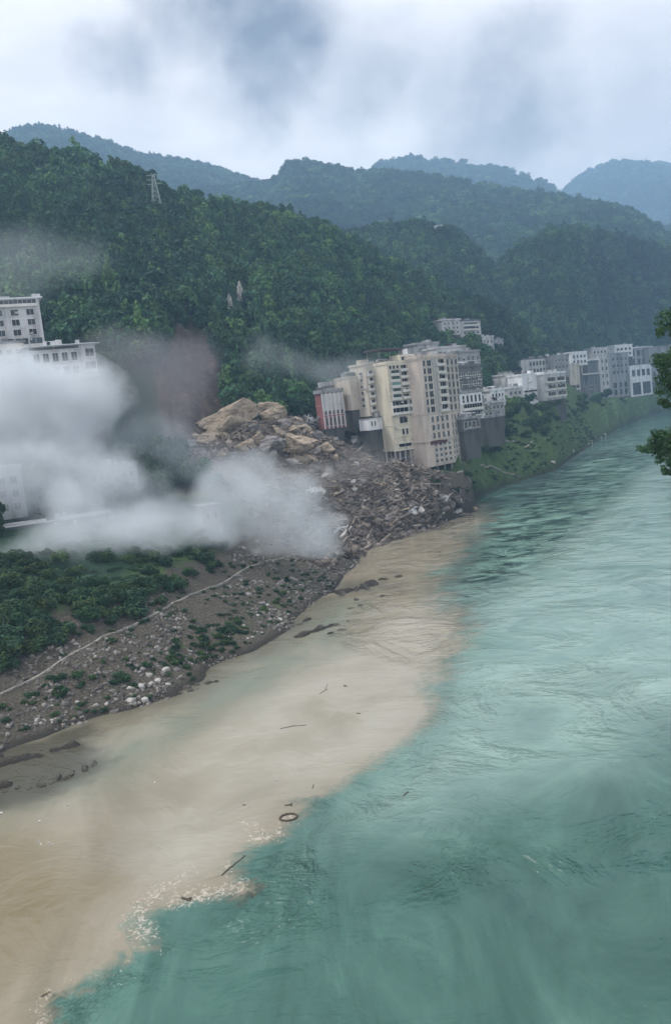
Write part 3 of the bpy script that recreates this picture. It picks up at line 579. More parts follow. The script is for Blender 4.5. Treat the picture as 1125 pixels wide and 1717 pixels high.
for s_ in h_sg[1:3]:
    a_, b_, w_, _ = s_
    for u in np.linspace(.04, .97, 4): p = a_+bdir(b_)*w_*u+np.array([-math.cos(R(b_)), math.sin(R(b_))])*1.0; MB().bar((p[0], p[1], -12), (p[0], p[1], -.02), .4).build('column', GREY, h_root)
# beige block left of the tower
F1 = building('apartment_block', 'beige block with one column of small balconies, left of the cream tower', 616, 655, 337, 612, 698, [(60, 657, [])], 12, BEIGE, left=[('window', 2, 6, .1, .9, .15, .9, .4, .5)], par=.6)
F2 = building('apartment_block', 'lower beige block with blank end wall, leftmost of the beige blocks above the rubble', 588, 660, 341, 634, 688, [(60, 619, [('balcony', 1, 5, .66, .97, .1, .95, .9, .7)])], 12, BEIGE, par=.5, over=.3)
a_, b_, w_, _ = F1[2][0]
for j in range(6): place_open(F1[0], a_, b_, w_*.16, F1[4]*(.13+.14*j), 2.2, 2.0, 'balcony')
building('house', 'white broken house below the beige blocks at the rubble edge', 618, 712, 333, 702, 722, [(60, 645, [('window', 2, 1, .1, .5, .3, .8, .4, .7)])], 7, WHITE, par=0, roofm=DGREY)
RH = building('red_house', 'narrow house with red tiled lower floors standing in the rubble', 541, 690, 337, 660, 720, [(60, 578, [('window', 5, 1, .06, .96, .06, .34, .42, .85), ('window', 5, 1, .06, .96, .38, .64, .42, .85), ('window', 5, 1, .06, .96, .68, .95, .42, .8)])], 5, REDW, bands=3, band_m=wall_mat('pink_band', (.5, .2, .2), .3), roofm=GREY, par=1.2)
a_, b_, w_, _ = RH[2][0]; n_ = np.array([math.cos(R(b_)), -math.sin(R(b_))])
for u in np.linspace(.03, .97, 6): q = a_+bdir(b_)*w_*u+n_*.14; MB().box((q[0], q[1], RH[4]*.5), (.16, .15, RH[4]*.5-.02), math.pi/2-R(b_)).build('pilaster', WHITE, RH[0])
q = a_+bdir(b_)*w_*.5+n_*.05; MB().box((q[0], q[1], RH[4]*.74), (w_*.5+.03, .05, RH[4]*.24), math.pi/2-R(b_)).build('upper_wall', PALE, RH[0])
building('house', 'dark roofed house standing behind the red house', 548, 663, 356, 650, 672, [(60, 580, [('window', 3, 1, .1, .9, .2, .8, .4, .5)])], 9, PALE, roofm=DGREY, par=.4)
# houses up the slope behind and right of the towers
building('house', 'weathered grey flat roofed house, left one of the pair on the hill top', 741, 548, None, 538, 563, [(58, 771, [('window', 4, 3, .05, .95, .05, .95, .45, .5)])], 12, PALE, over=1.0)
building('house', 'concrete house with dark open top floor, right one of the pair on the hill top', 773, 553, None, 539, 571, [(55, 806, [('balcony', 1, 2, .05, .9, .5, .95, .95, .8), ('window', 4, 2, .05, .95, .05, .5, .45, .5)])], 12, PALE, roofm=DGREY)
building('house', 'small pale house right of the pair on the hill top', 808, 577, None, 566, 590, [(55, 828, [('window', 3, 2, .05, .95, .1, .9, .4, .5)])], 10, PALE)
building('house', 'smallest grey house at the tree edge on the hill', 829, 580, None, 571, 594, [(55, 844, [('window', 2, 2, .05, .95, .1, .9, .4, .5)])], 9, GREY)
building('apartment_block', 'pale block with low roofs stepping up behind the beige tower', 733, 600, 420, 585, 640, [(58, 782, [('window', 6, 4, .03, .97, .1, .95, .5, .5)])], 12, PALE, bands=4)
building('apartment_block', 'grey block half hidden behind the beige tower, above the dark awning', 764, 612, 400, 592, 665, [(52, 806, [('window', 5, 5, .05, .97, .05, .95, .5, .55)])], 12, GREY, bands=5)
building('apartment_block', 'tall grey block with white framed windows right of the beige tower', 766, 650, 372, 617, 690, [(50, 809, [('window', 5, 4, .05, .97, .1, .92, .5, .55)])], 12, DGREY, bands=5, over=.6)
building('riverside_house', 'grey white house with long white balconies right of the beige tower', 772, 680, 350, 661, 706, [(50, 809, [('window', 5, 1, .05, .97, .62, .97, .5, .7), ('balcony', 1, 2, .03, .98, .08, .62, .97, .8)])], 9, WHITE, found=12, roofm=GREY)
building('riverside_house', 'dark stilted house with torn roof below the white balconies', 775, 712, 345, 704, 724, [(48, 806, [('window', 4, 1, .05, .95, .1, .9, .6, .7)])], 7, DGREY, roofm=GREY, found=12, over=1.0)
building('riverside_house', 'low grey riverside house with wide flat roof between tower and trees', 810, 690, 395, 678, 702, [(48, 846, [('window', 5, 2, .04, .96, .1, .9, .6, .6)])], 8, GREY, roofm=PALE, found=14, over=1.2)
building('riverside_house', 'low pale shed among the trees left of the white house', 851, 660, 480, 652, 669, [(46, 876, [('window', 3, 1, .05, .95, .2, .8, .5, .5)])], 8, PALE, roofm=WHITE, found=14, over=.8)
building('riverside_house', 'bright white house with blank upper wall and dark band above the river', 876, 652, 490, 630, 680, [(46, 912, [('window', 1, 1, .05, .95, .42, .50, .99, .8), ('window', 4, 1, .1, .9, .1, .34, .4, .7)])], 10, WHITE, found=14, over=.4)
building('riverside_house', 'white house with grey balconies joined right of the bright white house', 913, 648, 497, 628, 672, [(46, 948, [('balcony', 2, 3, .04, .98, .06, .9, .9, .7)])], 10, PALE, found=14, roofm=WHITE, over=.7)
building('row_building', 'long pale building with a row of dark windows behind the white houses', 873, 616, inl(915, 640, 34)+5, 604, 634, [(52, 926, [('window', 7, 2, .25, .97, .15, .95, .6, .6)])], 12, PALE, roofm=DGREY)
building('row_building', 'grey green block at the right end of the long pale building', 927, 612, inl(915, 640, 34)+20, 598, 634, [(52, 954, [('window', 4, 3, .05, .95, .05, .95, .5, .5)])], 12, GREY)
building('riverside_house', 'narrow beige house with blank wall and dark stilted floor, middle of the far row', 949, 636, inl(960, 668, 24), 613, 668, [(46, 972, [('balcony', 1, 2, .1, .95, .05, .4, .9, .8)])], 10, BEIGE, found=16)
building('riverside_house', 'grey brown house under a slanted white roof in the far row', 973, 636, inl(990, 669, 20), 606, 672, [(46, 1005, [('balcony', 1, 1, .05, .95, .62, .95, .95, .8), ('window', 3, 2, .1, .9, .08, .55, .4, .6)])], 10, DGREY, found=16, roofm=WHITE, over=.9)
building('riverside_house', 'tall slim pale house with one window column in the far row', 1005, 628, inl(1014, 668, 20), 594, 668, [(46, 1022, [('window', 2, 5, .1, .9, .08, .92, .4, .5)])], 10, PALE, found=16, over=.6)
building('riverside_house', 'big bare grey block with open dark ground floor in the far row', 1022, 630, inl(1040, 668, 14), 594, 668, [(46, 1055, [('window', 3, 2, .1, .9, .04, .36, .6, .8), ('window', 4, 3, .1, .95, .5, .95, .5, .5)])], 12, GREY, found=16)
building('riverside_house', 'white house with tall white framed windows at the right end of the far row', 1055, 604, inl(1075, 666, 9)+35, 584, 616, [(48, 1094, [('window', 4, 2, .03, .97, .05, .95, .6, .7)])], 12, GREY, found=6, roofm=WHITE)
building('riverside_house', 'low white terrace house over dark garage openings at the far right', 1056, 632, inl(1075, 666, 9), 615, 666, [(48, 1092, [('window', 4, 1, .04, .96, .6, .95, .6, .6), ('window', 2, 1, .04, .96, .04, .48, .8, .9)])], 12, WHITE, found=16, roofm=WHITE)
building('row_building', 'distant flat grey building left of the tree branch, behind the far row', 1088, 598, 965.+30, 583, 640, [(50, 1135, [('window', 5, 3, .04, .96, .1, .9, .5, .5)])], 12, GREY)
for k, (px, ym, D_, yt, yb, pr, wm, l) in enumerate(((957, 600, 740, 592, 614, 984, WHITE, 'small white house stepping up behind the middle of the far row'), (992, 592, 860, 585, 606, 1018, PALE, 'small pale house behind the slim house of the far row'), (1030, 587, 930, 580, 600, 1060, WHITE, 'little white house above the bare grey block of the far row'),
    (846, 640, 505, 630, 654, 868, PALE, 'small pale house in the trees just left of the bright white house'), (822, 664, 445, 656, 682, 846, WHITE, 'white cottage among trees above the low flat roofed house'), (700, 588, 430, 578, 610, 736, GREY, 'grey flat roofed house peeping over the pavilion roof of the tower'))):
    building('house', l, px, ym, D_, yt, yb, [(50, pr, [('window', 4, 2, .05, .95, .1, .9, .5, .55)])], 9, wm, found=14, over=.6)
for px, py, l in ((727, 381, 'tiny pale farmhouse high on the wooded slope above the tower'), (668, 397, 'tiny grey farmhouse on the dark slope left of the other farmhouse'), (752, 388, 'tiny farmhouse just right of the pale one on the wooded slope')):
    building('farmhouse', l, px, py, None, py-3, py+4, [(80, px+14, [('window', 3, 1, .1, .9, .2, .8, .4, .5)])], 9, WHITE if px == 727 else PALE, par=0, over=1.0, roofm=PALE, group='farmhouses on the far slope')
# left hand town above the smoke
building('apartment_block', 'pale apartment block with flat overhanging roof at the left edge above the smoke', -70, 560, 318, 506, 620, [(66, 74, [('balcony', 1, 1, .03, .97, .88, .99, .99, .9), ('window', 5, 3, .03, .97, .42, .87, .50, .62), ('balcony', 4, 1, .3, .98, .26, .42, .9, .8), ('window', 5, 1, .03, .97, .05, .24, .5, .6)])], 14, PALE, over=1.6, par=.2, roofm=WHITE, bands=0, found=30)
building('apartment_block', 'wide grey building under a thin white roof slab just above the smoke', 48, 600, 300, 583, 640, [(66, 137, [('window', 1, 1, .02, .98, .88, .985, .99, .9), ('window', 5, 1, .06, .96, .5, .82, .6, .8), ('window', 5, 1, .06, .96, .1, .4, .6, .8)]), (60, 162, [('window', 1, 1, .3, .9, .6, .88, .9, .8), ('balcony', 1, 1, .1, .95, .12, .5, .95, .8)])], 12, PALE, over=1.8, par=0, roofm=WHITE, found=35)  # topmost window strip is a dark band for the shaded recess under the slab
building('apartment_block', 'beige grey lower block at the left edge in front of the overhanging roof', -40, 600, 306, 580, 640, [(66, 44, [('window', 4, 2, .2, .97, .35, .9, .5, .5)])], 9, BEIGE, over=.8, roofm=DGREY, found=35)
building('house', 'house veiled by smoke at the left edge below the upper blocks', -50, 840, 232, 795, 880, [(60, 44, [('window', 4, 3, .05, .95, .1, .9, .5, .5)])], 10, PALE)
building('house', 'long low house with pale roof slab at the lower edge of the smoke', 12, 915, 214, 886, 950, [(72, 190, [('window', 9, 1, .03, .97, .45, .8, .5, .6)])], 10, DGREY, over=1.2, par=0, roofm=PALE)
building('house', 'grey house buried in smoke behind the low pale roof', 150, 820, 250, 790, 880, [(60, 235, [('window', 6, 4, .05, .95, .1, .95, .5, .5)])], 12, GREY)
SB = building('stilt_house', 'small grey hut on four pale stilts at the foot of the smoke', 340, 868, 226, 850, 884, [(60, 372, [('window', 2, 1, .1, .9, .2, .8, .5, .6)])], 6, GREY, found=0, par=0)
for p in SB[3]: MB().bar((p[0]*.9, p[1]*.9, -8), (p[0]*.9, p[1]*.9, -.02), .28).build('stilt', WHITE, SB[0])
# lattice pylon on the ridge
P0 = at(264, 345, 505); gz = float(land(np.array([P0[0]]), np.array([P0[1]]))[0]); zt_ = zfor(P0[0], P0[1], 292)
py_ = empty('power_pylon', (P0[0], P0[1], gz)); tag(py_, 'pale steel lattice pylon rising from the trees on the near ridge', 'pylon')
Hp = zt_-gz; STEEL = wall_mat('galvanised_steel', (.30, .35, .33), .2)
def leg_at(k, t): w = 3.2*(1-t)+.5*t; return (w*(-1, 1, 1, -1)[k], w*(-1, -1, 1, 1)[k], Hp*t)
for k in range(4): MB().bar(leg_at(k, -.05), leg_at(k, 1), .16).build('leg', STEEL, py_)
lat = MB()
for i in range(9):
    for k in range(4): lat.bar(leg_at(k, i/9), leg_at((k+1) % 4, (i+1)/9), .12); lat.bar(leg_at((k+1) % 4, i/9), leg_at(k, (i+1)/9), .12)
lat.build('lattice', STEEL, py_)
for t in (.78, .88, .98): MB().bar((-4.2, 0, Hp*t), (4.2, 0, Hp*t), .2).build('crossarm', STEEL, py_)

# ------------------------------------------------------------------ rocks and rubble
def rock_mesh(name, seed, m, planes=9, rough=.10, sub=3, flat=1.0):
    r = np.random.default_rng(seed); bm = bmesh.new(); bmesh.ops.create_icosphere(bm, subdivisions=sub, radius=1)
    co = np.array([v.co[:] for v in bm.verts])
    for _ in range(planes):
        n = r.normal(size=3); n /= np.linalg.norm(n); d = r.uniform(.42, .8); t = co@n-d; co = np.where((t > 0)[:, None], co-n*t[:, None], co)
    co += (fbm(co[:, 0]*3+seed, co[:, 1]*3+co[:, 2]*2.3, 1.0, 3, seed)[:, None])*co*rough*2
    co[:, 2] *= flat
    for v, c in zip(bm.verts, co): v.co = c
    me = bpy.data.meshes.new(name); bm.to_mesh(me); bm.free(); me.materials.append(m); return me
TAN = rock_mat('tan_rock', [(.25, (.20, .155, .115)), (.5, (.40, .32, .235)), (.75, (.52, .45, .36))], .22, 1.2, False, True)
GROCK = rock_mat('grey_rock', [(.3, (.14, .13, .125)), (.6, (.28, .26, .25)), (.8, (.42, .40, .38))], .3, .8, False, True)
DROCK = rock_mat('dark_shore_rock', [(.3, (.035, .032, .025)), (.6, (.085, .078, .06)), (.8, (.16, .15, .12))], .8, .25, False)
PROCK = rock_mat('pale_shore_rock', [(.3, (.28, .27, .25)), (.6, (.48, .46, .43)), (.8, (.62, .60, .57))], 1.2, .15, False)
RUB = rock_mat('rubble', [(.3, (.085, .068, .055)), (.55, (.185, .155, .13)), (.75, (.38, .34, .30))], .35, .2)
BG = 'great fallen boulders on the landslide'
for px, py, Y, s, e, m, fl, lab in (
  (388, 708, 304, (15.5, 9, 11.5), (.25, -.14, .3), TAN, 1, 'largest tan rock slab crowning the landslide above the smoke'),
  (358, 742, 297, (9, 6, 6.5), (.1, .3, .9), TAN, 1, 'tan boulder leaning at the lower left foot of the largest slab'),
  (458, 698, 316, (8.0, 5, 5.6), (.2, .35, -.3), TAN, 1, 'tan boulder just right of the largest slab'),
  (434, 688, 306, (6.5, 1.6, 1.5), (.1, -.55, .2), TAN, 1, 'long brown rock splinter lying across the two tan boulders'),
  (450, 745, 290, (6.5, 5, 4.6), (.3, .2, .5), GROCK, 1, 'grey boulder below the tan boulders'),
  (503, 746, 290, (7.4, 4.4, 4.4), (.15, .45, -.2), TAN, 1, 'isolated tan boulder at the right of the group above the smoke'),
  (318, 748, 292, (7, 4, 2.6), (0, .15, .1), GROCK, 1, 'low grey boulder at the left foot of the group by the smoke'),
  (490, 775, 283, (3.6, 3, 2), (.2, .2, .4), GROCK, 1, 'grey boulder below the isolated tan boulder')):
    P = at(px, py, Y); o = link('boulder', rock_mesh('boulder', int(px), m, 17, .13, 5), None, P); o.scale = s; o.rotation_euler = e; tag(o, lab, 'boulder', BG)
bx_, by_ = np.array([(345, 760), (372, 762), (408, 752), (425, 722), (432, 740), (470, 728), (478, 712), (490, 720), (470, 758), (455, 772), (500, 772), (518, 772), (530, 760), (512, 722), (498, 706), (535, 735), (548, 752), (420, 765), (395, 764), (330, 738), (310, 756), (525, 790), (560, 770), (485, 690)]).T
X, Y, Z, ok = ground(bx_, by_)
for i in range(len(X)):
    sc = random.uniform(1.6, 3.6); o = link('boulder', rock_mesh('boulder', 300+i, TAN if i % 3 else GROCK, 12, .12, 3), None, (X[i], Y[i], Z[i]+sc*.1)); o.scale = (sc*1.35, sc, sc*.95); o.rotation_euler = [random.uniform(-.6, .6) for _ in range(3)]
    tag(o, ('tan' if i % 3 else 'grey')+' angular block wedged among the great boulders '+('left of the smoke edge' if bx_[i] < 400 else 'between slab and red house' if bx_[i] > 480 else 'below the largest slab'), 'boulder', 'angular blocks wedged round the great boulders')
RVAR = {}
for k, m in (('d', DROCK), ('p', PROCK), ('g', GROCK), ('t', TAN)): RVAR[k] = [rock_mesh('rock', 40+i, m, 8, .10, 2) for i in range(5)]
def put_rock(x, y, z, s, k, name, lab, group, sink=.25, rz=None, cat='rock'):
    o = link(name, random.choice(RVAR[k]), None, (x, y, z-s[2]*sink)); o.scale = s
    o.rotation_euler = (random.uniform(-.3, .3), random.uniform(-.3, .3), random.uniform(0, 6.3) if rz is None else rz); tag(o, lab, cat, group); return o
# rocks standing in the muddy water
for px, py, Lp, tp in ((595, 990, 60, 17), (618, 982, 34, 14), (655, 970, 42, 8), (585, 1020, 16, 6), (607, 1016, 26, 7), (640, 1000, 18, 5), (600, 1005, 16, 6), (582, 1043, 14, 7), (556, 1051, 34, 9), (568, 1058, 40, 8), (535, 1052, 24, 12), (508, 1062, 30, 10),
                       (560, 1030, 8, 4), (500, 1048, 20, 9), (120, 1298, 60, 16), (88, 1312, 60, 12), (60, 1322, 44, 10), (150, 1283, 34, 16), (330, 1150, 56, 11), (350, 1145, 30, 8), (310, 1160, 34, 9), (20, 1325, 40, 8), (575, 1000, 22, 9)):
    x, y = onz(px, py); sc = y/FPX; left = px < 200
    lab = 'low dark rock breaking the murky shallows at the lower left' if left else ('flat dark rock shelf at the bank edge' if px < 400 else 'dark rock standing in the muddy water off the landslide toe')
    big = {595: 'largest dark rock in the muddy water below the rubble', 655: 'long thin dark rock pointing out into the river', 150: 'dark stepped rock at the tip of the lower left shoal', 535: 'dark mossy rock nearest the green bank in the muddy water'}
    nn = max(1, round(Lp/22)); L = Lp*sc
    for q in range(nn):
        u = (q+.5)/nn-.5+random.uniform(-.2, .2)/nn; rx = L/nn*random.uniform(.3, .6); f = random.uniform(.4, .9)
        put_rock(x+u*L*.93, y+u*L*.45+random.uniform(-.3, .3), 0, (rx, tp*sc*1.5*f, tp*sc*.8*f), 'd', 'shore_rock', big.get(px, lab) if q == 0 or px not in big else 'lump of dark rock joined to the '+big[px].split(' in the')[0].split(' pointing')[0].split(' at the')[0].split(' nearest')[0], 'dark rocks standing in the shallows', .25, .45+random.uniform(-.5, .5))
# pale and grey stones strewn along the bank
def fill(poly, n):
    P = np.array(poly, float); x = rng.uniform(P[:, 0].min(), P[:, 0].max(), n*6); y = rng.uniform(P[:, 1].min(), P[:, 1].max(), n*6); k = inpoly(x, y, P); x, y = x[k][:n], y[k][:n]
    return ground(x, y)
STN = [([(220, 1120), (290, 1120), (280, 1160), (215, 1185)], 16, 'p', 1.0, 'pale stone among the weeds above the flat dark rocks'),
       ([(60, 1180), (140, 1160), (200, 1180), (120, 1215), (20, 1240)], 18, 'p', .7, 'pale stone at the waterside in the lower left of the bank'),
       ([(150, 1130), (300, 1060), (400, 1010), (340, 1100), (200, 1170)], 34, 'g', .8, 'grey stone on the bare bank between path and water'),
       ([(360, 1060), (450, 1010), (480, 1050), (400, 1085)], 26, 'p', .7, 'pale stone in the green weeds by the point of the bank'),
       ([(400, 960), (520, 920), (590, 940), (500, 1010), (400, 1020)], 36, 'g', .9, 'grey stone on the dark bank below the smoke'),
       ([(900, 785), (1030, 715), (1080, 698), (1060, 712), (960, 765)], 30, 'p', 1.6, 'pale stone lining the far green bank'),
       ([(10, 1020), (180, 1060), (60, 1120), (0, 1130)], 6, 'g', .8, 'grey stone among the bushes above the path')]
for poly, n, k, sz, lab in STN:
    X, Y, Z, ok = fill(poly, n)
    for x, y, z, o_ in zip(X, Y, Z, ok):
        if o_ and z > .1: s = sz*random.uniform(.45, 1.15); put_rock(x, y, z, (s*1.3, s, s*.8), k, 'bank_stone', lab, 'stones strewn along the river bank')
# larger lumps of rubble one can tell apart
for poly, n, lab in (([(500, 780), (600, 760), (660, 810), (700, 850), (640, 890), (580, 870), (520, 830)], 70, 'the brown landslide slope'),
                ([(640, 850), (770, 830), (800, 855), (740, 880), (640, 905)], 70, 'the debris heaped at the landslide toe by the river'),
                ([(470, 670), (540, 690), (600, 730), (560, 760), (500, 720)], 40, 'the debris between boulders and red house')):
    X, Y, Z, ok = fill(poly, n)
    for x, y, z, o_ in zip(X, Y, Z, ok):
        if o_ and z > .1 and y < 380: s = random.uniform(.6, 1.7); fl_ = random.random() < .35; put_rock(x, y, z, (s*2.2, s*1.5, s*.45) if fl_ else (s*1.4, s, s*.9), random.choice('ggtdp'), 'rubble_block', ('flat tilted slab' if fl_ else 'lumpy block')+(', big,' if s > 1.2 else ', small,')+' among '+lab, 'loose rubble blocks of the landslide', cat='rubble block')
def chunks(X, Y, Z, sz, elong, r, tilt=.9):
    n = len(X); base = np.array([(x, y, z) for x in (-1, 1) for y in (-1, 1) for z in (-1, 1)], float)
    v = base[None]+r.uniform(-.35, .35, (n, 8, 3)); v = v*sz[:, None, None]*elong[:, None, :]*.5
    a, b_, c = r.uniform(0, 6.28, n), r.uniform(-tilt, tilt, n), r.uniform(-tilt, tilt, n)
    ca, sa, cb, sb, cc, sc = np.cos(a), np.sin(a), np.cos(b_), np.sin(b_), np.cos(c), np.sin(c); z0 = np.zeros(n); o1 = np.ones(n)
    Ra = np.stack([ca, -sa, z0, sa, ca, z0, z0, z0, o1], -1).reshape(n, 3, 3); Rb = np.stack([o1, z0, z0, z0, cb, -sb, z0, sb, cb], -1).reshape(n, 3, 3); Rc = np.stack([cc, z0, sc, z0, o1, z0, -sc, z0, cc], -1).reshape(n, 3, 3)
    v = np.einsum('nij,njk,nkl,nml->nmi', Ra, Rb, Rc, v)+np.stack([X, Y, Z], -1)[:, None]
    f = np.array([(0, 1, 3, 2), (4, 6, 7, 5), (0, 4, 5, 1), (2, 3, 7, 6), (0, 2, 6, 4), (1, 5, 7, 3)])
    return v.reshape(-1, 3), (f[None]+8*np.arange(n)[:, None, None]).reshape(-1, 4)
def box_pts(n, x0, x1, y0, y1): return rng.uniform(x0, x1, n), rng.uniform(y0, y1, n)
X, Y = box_pts(60000, -75, 75, 205, 360); Z, s_, _, fm_ = land(X, Y, True)
k = (fm_ > .35) & (s_ > -1.5) & (rng.random(len(X)) < (.12+.7*sstep(-.12, .22, fbm(X, Y, 16, 3, 91)+.35*np.exp(-(s_/12)**2)))); X, Y, Z, s_ = X[k], Y[k], Z[k], s_[k]
near_toe = np.exp(-(s_/14)**2); sz = rng.uniform(.25, .8, len(X))**1.3*(1+.9*near_toe)+.12; el = np.stack([rng.uniform(.8, 2.6, len(X)), rng.uniform(.6, 1.3, len(X)), rng.uniform(.4, 1, len(X))], -1)
long_ = rng.random(len(X)) < .16; el[long_] = np.stack([rng.uniform(4, 9, long_.sum()), rng.uniform(.3, .6, long_.sum()), rng.uniform(.25, .5, long_.sum())], -1)
flat_ = (rng.random(len(X)) < .06) & ~long_; el[flat_] = np.stack([rng.uniform(2.5, 5, flat_.sum()), rng.uniform(2, 3.5, flat_.sum()), rng.uniform(.2, .4, flat_.sum())], -1)
V, Fq = chunks(X, Y, Z+sz*.1, sz, el, rng)
tag(link('landslide_rubble', np_mesh('landslide_rubble', V, Fq, RUB)), 'broken rock and concrete rubble covering the landslide slope down to the river', 'rubble', kind='stuff')
X, Y = box_pts(60000, -75, 60, 118, 300); Z, s_, _, fm_ = land(X, Y, True)
k = (s_ > -.6) & (s_ < 26) & (fm_ < .4) & (rng.random(len(X)) < 1.1*sstep(-.05, .35, fbm(X, Y, 7, 4, 95)+.25*np.exp(-((s_-3)/4)**2))); X, Y, Z = X[k], Y[k], Z[k]
sz = .10+.55*rng.random(len(X))**2.4; el = rng.uniform(.6, 1.5, (len(X), 3)); V, Fq = chunks(X, Y, Z, sz, el, rng)
tag(link('bank_gravel', np_mesh('bank_gravel', V, Fq, rock_mat('bank_gravel', [(.3, (.07, .065, .055)), (.55, (.16, .15, .135)), (.75, (.36, .34, .32))], .4, .15))), 'grey stones and gravel littering the bare river bank', 'gravel', kind='stuff')
# splintered concrete frames and planks
BEAM = wall_mat('broken_concrete', (.50, .48, .46), .3); WOOD = wall_mat('weathered_wood', (.24, .19, .14), .4)
def ruin(px, py, r, n, lab, Y=None):
    if Y is None: x, y, z, ok = (float(q[0]) for q in ground(px, py))
    else: x, y, z = at(px, py, Y)
    root = empty('collapsed_house', (x, y, z), random.uniform(0, 3)); tag(root, lab, 'ruin', 'collapsed houses in the landslide')
    b = MB()
    for i in range(n):
        c = (random.gauss(0, r*.5), random.gauss(0, r*.35), random.uniform(0, r*.45)); b.box(c, (random.uniform(.6, 2.4), random.uniform(.4, 1.6), .14), random.uniform(0, 3), tilt=(random.uniform(-1, 1), random.uniform(-1, 1), 0))
    b.build('broken_slab', BEAM, root); b = MB()
    for i in range(n):
        a = Vector((random.gauss(0, r*.5), random.gauss(0, r*.35), random.uniform(-.5, r*.4))); b.bar(a, a+Vector((random.gauss(0, 1), random.gauss(0, 1), random.gauss(0, .8))).normalized()*random.uniform(2, 5), .15)
    b.build('broken_beam', PALE, root)
    for i in range(3): MB().box((random.gauss(0, r*.4), random.gauss(0, r*.3), r*.3), (1.8, .12, 1.3), random.uniform(0, 3), tilt=(random.uniform(-.5, .5), 0, 0)).build('wall_fragment', WHITE, root)
for px, py, r, n, l in ((505, 682, 5, 18, 'collapsed white house above the boulders, left of the red house'), (625, 735, 6, 22, 'heap of collapsed concrete frames at the foot of the beige blocks'), (645, 765, 5, 18, 'splintered floors torn off beside the column podium'),
                     (388, 640, 4, 16, 'pale house remains under the cliff above the largest slab'), (600, 740, 4, 14, 'collapsed walls below the red house'), (740, 838, 3, 12, 'tangle of broken concrete at the landslide toe beside the river'),
                     (520, 710, 4, 14, 'crushed house remains right of the tan boulders'), (690, 860, 3, 12, 'broken slabs at the waterline below the towers'), (530, 830, 3.5, 12, 'dark house debris at the right border of the smoke'), (440, 655, 4, 12, 'wreckage strewn behind the tan boulders'), (575, 895, 3, 10, 'splintered planks above the muddy water below the smoke')):
    ruin(px, py, r, n, l)
# ------------------------------------------------------------------ paths on the banks
def ribbon(name, pts, w, lift, m, th=.35, xy=None):
    if xy is not None:
        q = np.array(xy); t = np.linspace(0, len(q)-1, 60); X, Y = np.interp(t, np.arange(len(q)), q[:, 0]), np.interp(t, np.arange(len(q)), q[:, 1]); ok = np.ones(60, bool); Z = land(X, Y)
    else:
        px, py = np.array(pts, float).T; X, Y, Z, ok = ground(px, py); q = np.stack([X, Y], -1)[ok]; t = np.linspace(0, len(q)-1, len(q)*10); X, Y = np.interp(t, np.arange(len(q)), q[:, 0]), np.interp(t, np.arange(len(q)), q[:, 1]); ok = np.ones(len(t), bool); Z = land(X, Y)
    k = np.hanning(13); k /= k.sum(); sm = lambda v: np.convolve(np.pad(v, 6, 'reflect', reflect_type='odd'), k, 'valid'); X, Y, Z = sm(X[ok]), sm(Y[ok]), sm(Z[ok]); Z = np.maximum(Z, land(X, Y))+lift
    b = MB(); T = np.gradient(np.stack([X, Y], -1), axis=0); T /= np.linalg.norm(T, axis=1)[:, None]; N_ = np.stack([-T[:, 1], T[:, 0]], -1)*w/2
    vs = []
    for i in range(len(X)):
        for s_, zz in ((-1, 0), (1, 0), (1, -th-lift), (-1, -th-lift)): vs.append((X[i]+s_*N_[i, 0], Y[i]+s_*N_[i, 1], Z[i]+zz))
    fs = []
    for i in range(len(X)-1):
        for j in range(4): fs.append((4*i+j, 4*i+(j+1) % 4, 4*i+4+(j+1) % 4, 4*i+4+j))
    b.add(vs, fs+[(3, 2, 1, 0), tuple(4*len(X)-4+i for i in range(4))]); o = b.build(name, m); return tag(o, kind='structure')
PATHM = wall_mat('path_concrete', (.33, .31, .27), .9, scale=.8)
ribbon('path', [(-30, 1182), (35, 1150), (100, 1112), (150, 1085), (205, 1058), (300, 1010), (345, 990), (400, 962), (450, 942), (505, 926)], .38, .2, PATHM)
ribbon('path', None, .9, .3, PATHM, xy=[(a+bdir(-58)[0]*o_, b+bdir(-58)[1]*o_) for (a, b), o_ in zip([q for q in LS if 345 < q[1] < 520], (13, 12, 11, 12, 14))])
ribbon('path', [(805, 785), (835, 791), (872, 803)], .8, .3, PATHM)
ribbon('path', [(768, 800), (787, 808)], .8, .3, PATHM)
# ------------------------------------------------------------------ driftwood and flotsam on the river
def drift(pts, r, lab, name='driftwood', m=None, cat='driftwood'):
    W_ = [onz(*p) for p in pts]; b = MB()
    for i, (p, q) in enumerate(zip(W_[:-1], W_[1:])): b.bar((p[0], p[1], .0), (q[0], q[1], .03), .75*r*(1-.5*i/len(W_)), n=6, r2=.75*r*(1-.5*(i+1)/len(W_)))
    if len(W_) > 2: p = W_[1]; b.bar((p[0], p[1], .04), (p[0]+.45, p[1]+.15, .12), r*.35, n=5)
    return tag(b.build(name, m or DW), lab, cat)
DW = wall_mat('wet_driftwood', (.07, .055, .04), .3)
drift([(372, 1468), (385, 1456), (398, 1446), (411, 1435)], .12, 'long dark floating log on the edge between mud and green water')
drift([(470, 1222), (490, 1218), (514, 1216)], .10, 'thin floating pole in the brown water')
drift([(306, 1506), (314, 1509), (320, 1511)], .22, 'short dark log at the left end of the foam streak')
drift([(70, 1672), (76, 1668), (80, 1667)], .10, 'small dark stick in foam near the lower left corner')
drift([(407, 1350), (412, 1350)], .12, 'short floating stump left of the ring of scum')
drift([(478, 1351), (484, 1350), (490, 1351)], .16, 'dark floating bundle just above the ring of scum')
drift([(536, 1163), (545, 1158), (549, 1147)], .07, 'crooked twig floating in mid river mud')
drift([(676, 1335), (684, 1328)], .12, 'dark stick floating in the green water')
drift([(577, 1150), (581, 1151)], .25, 'dark lump floating in the muddy current')
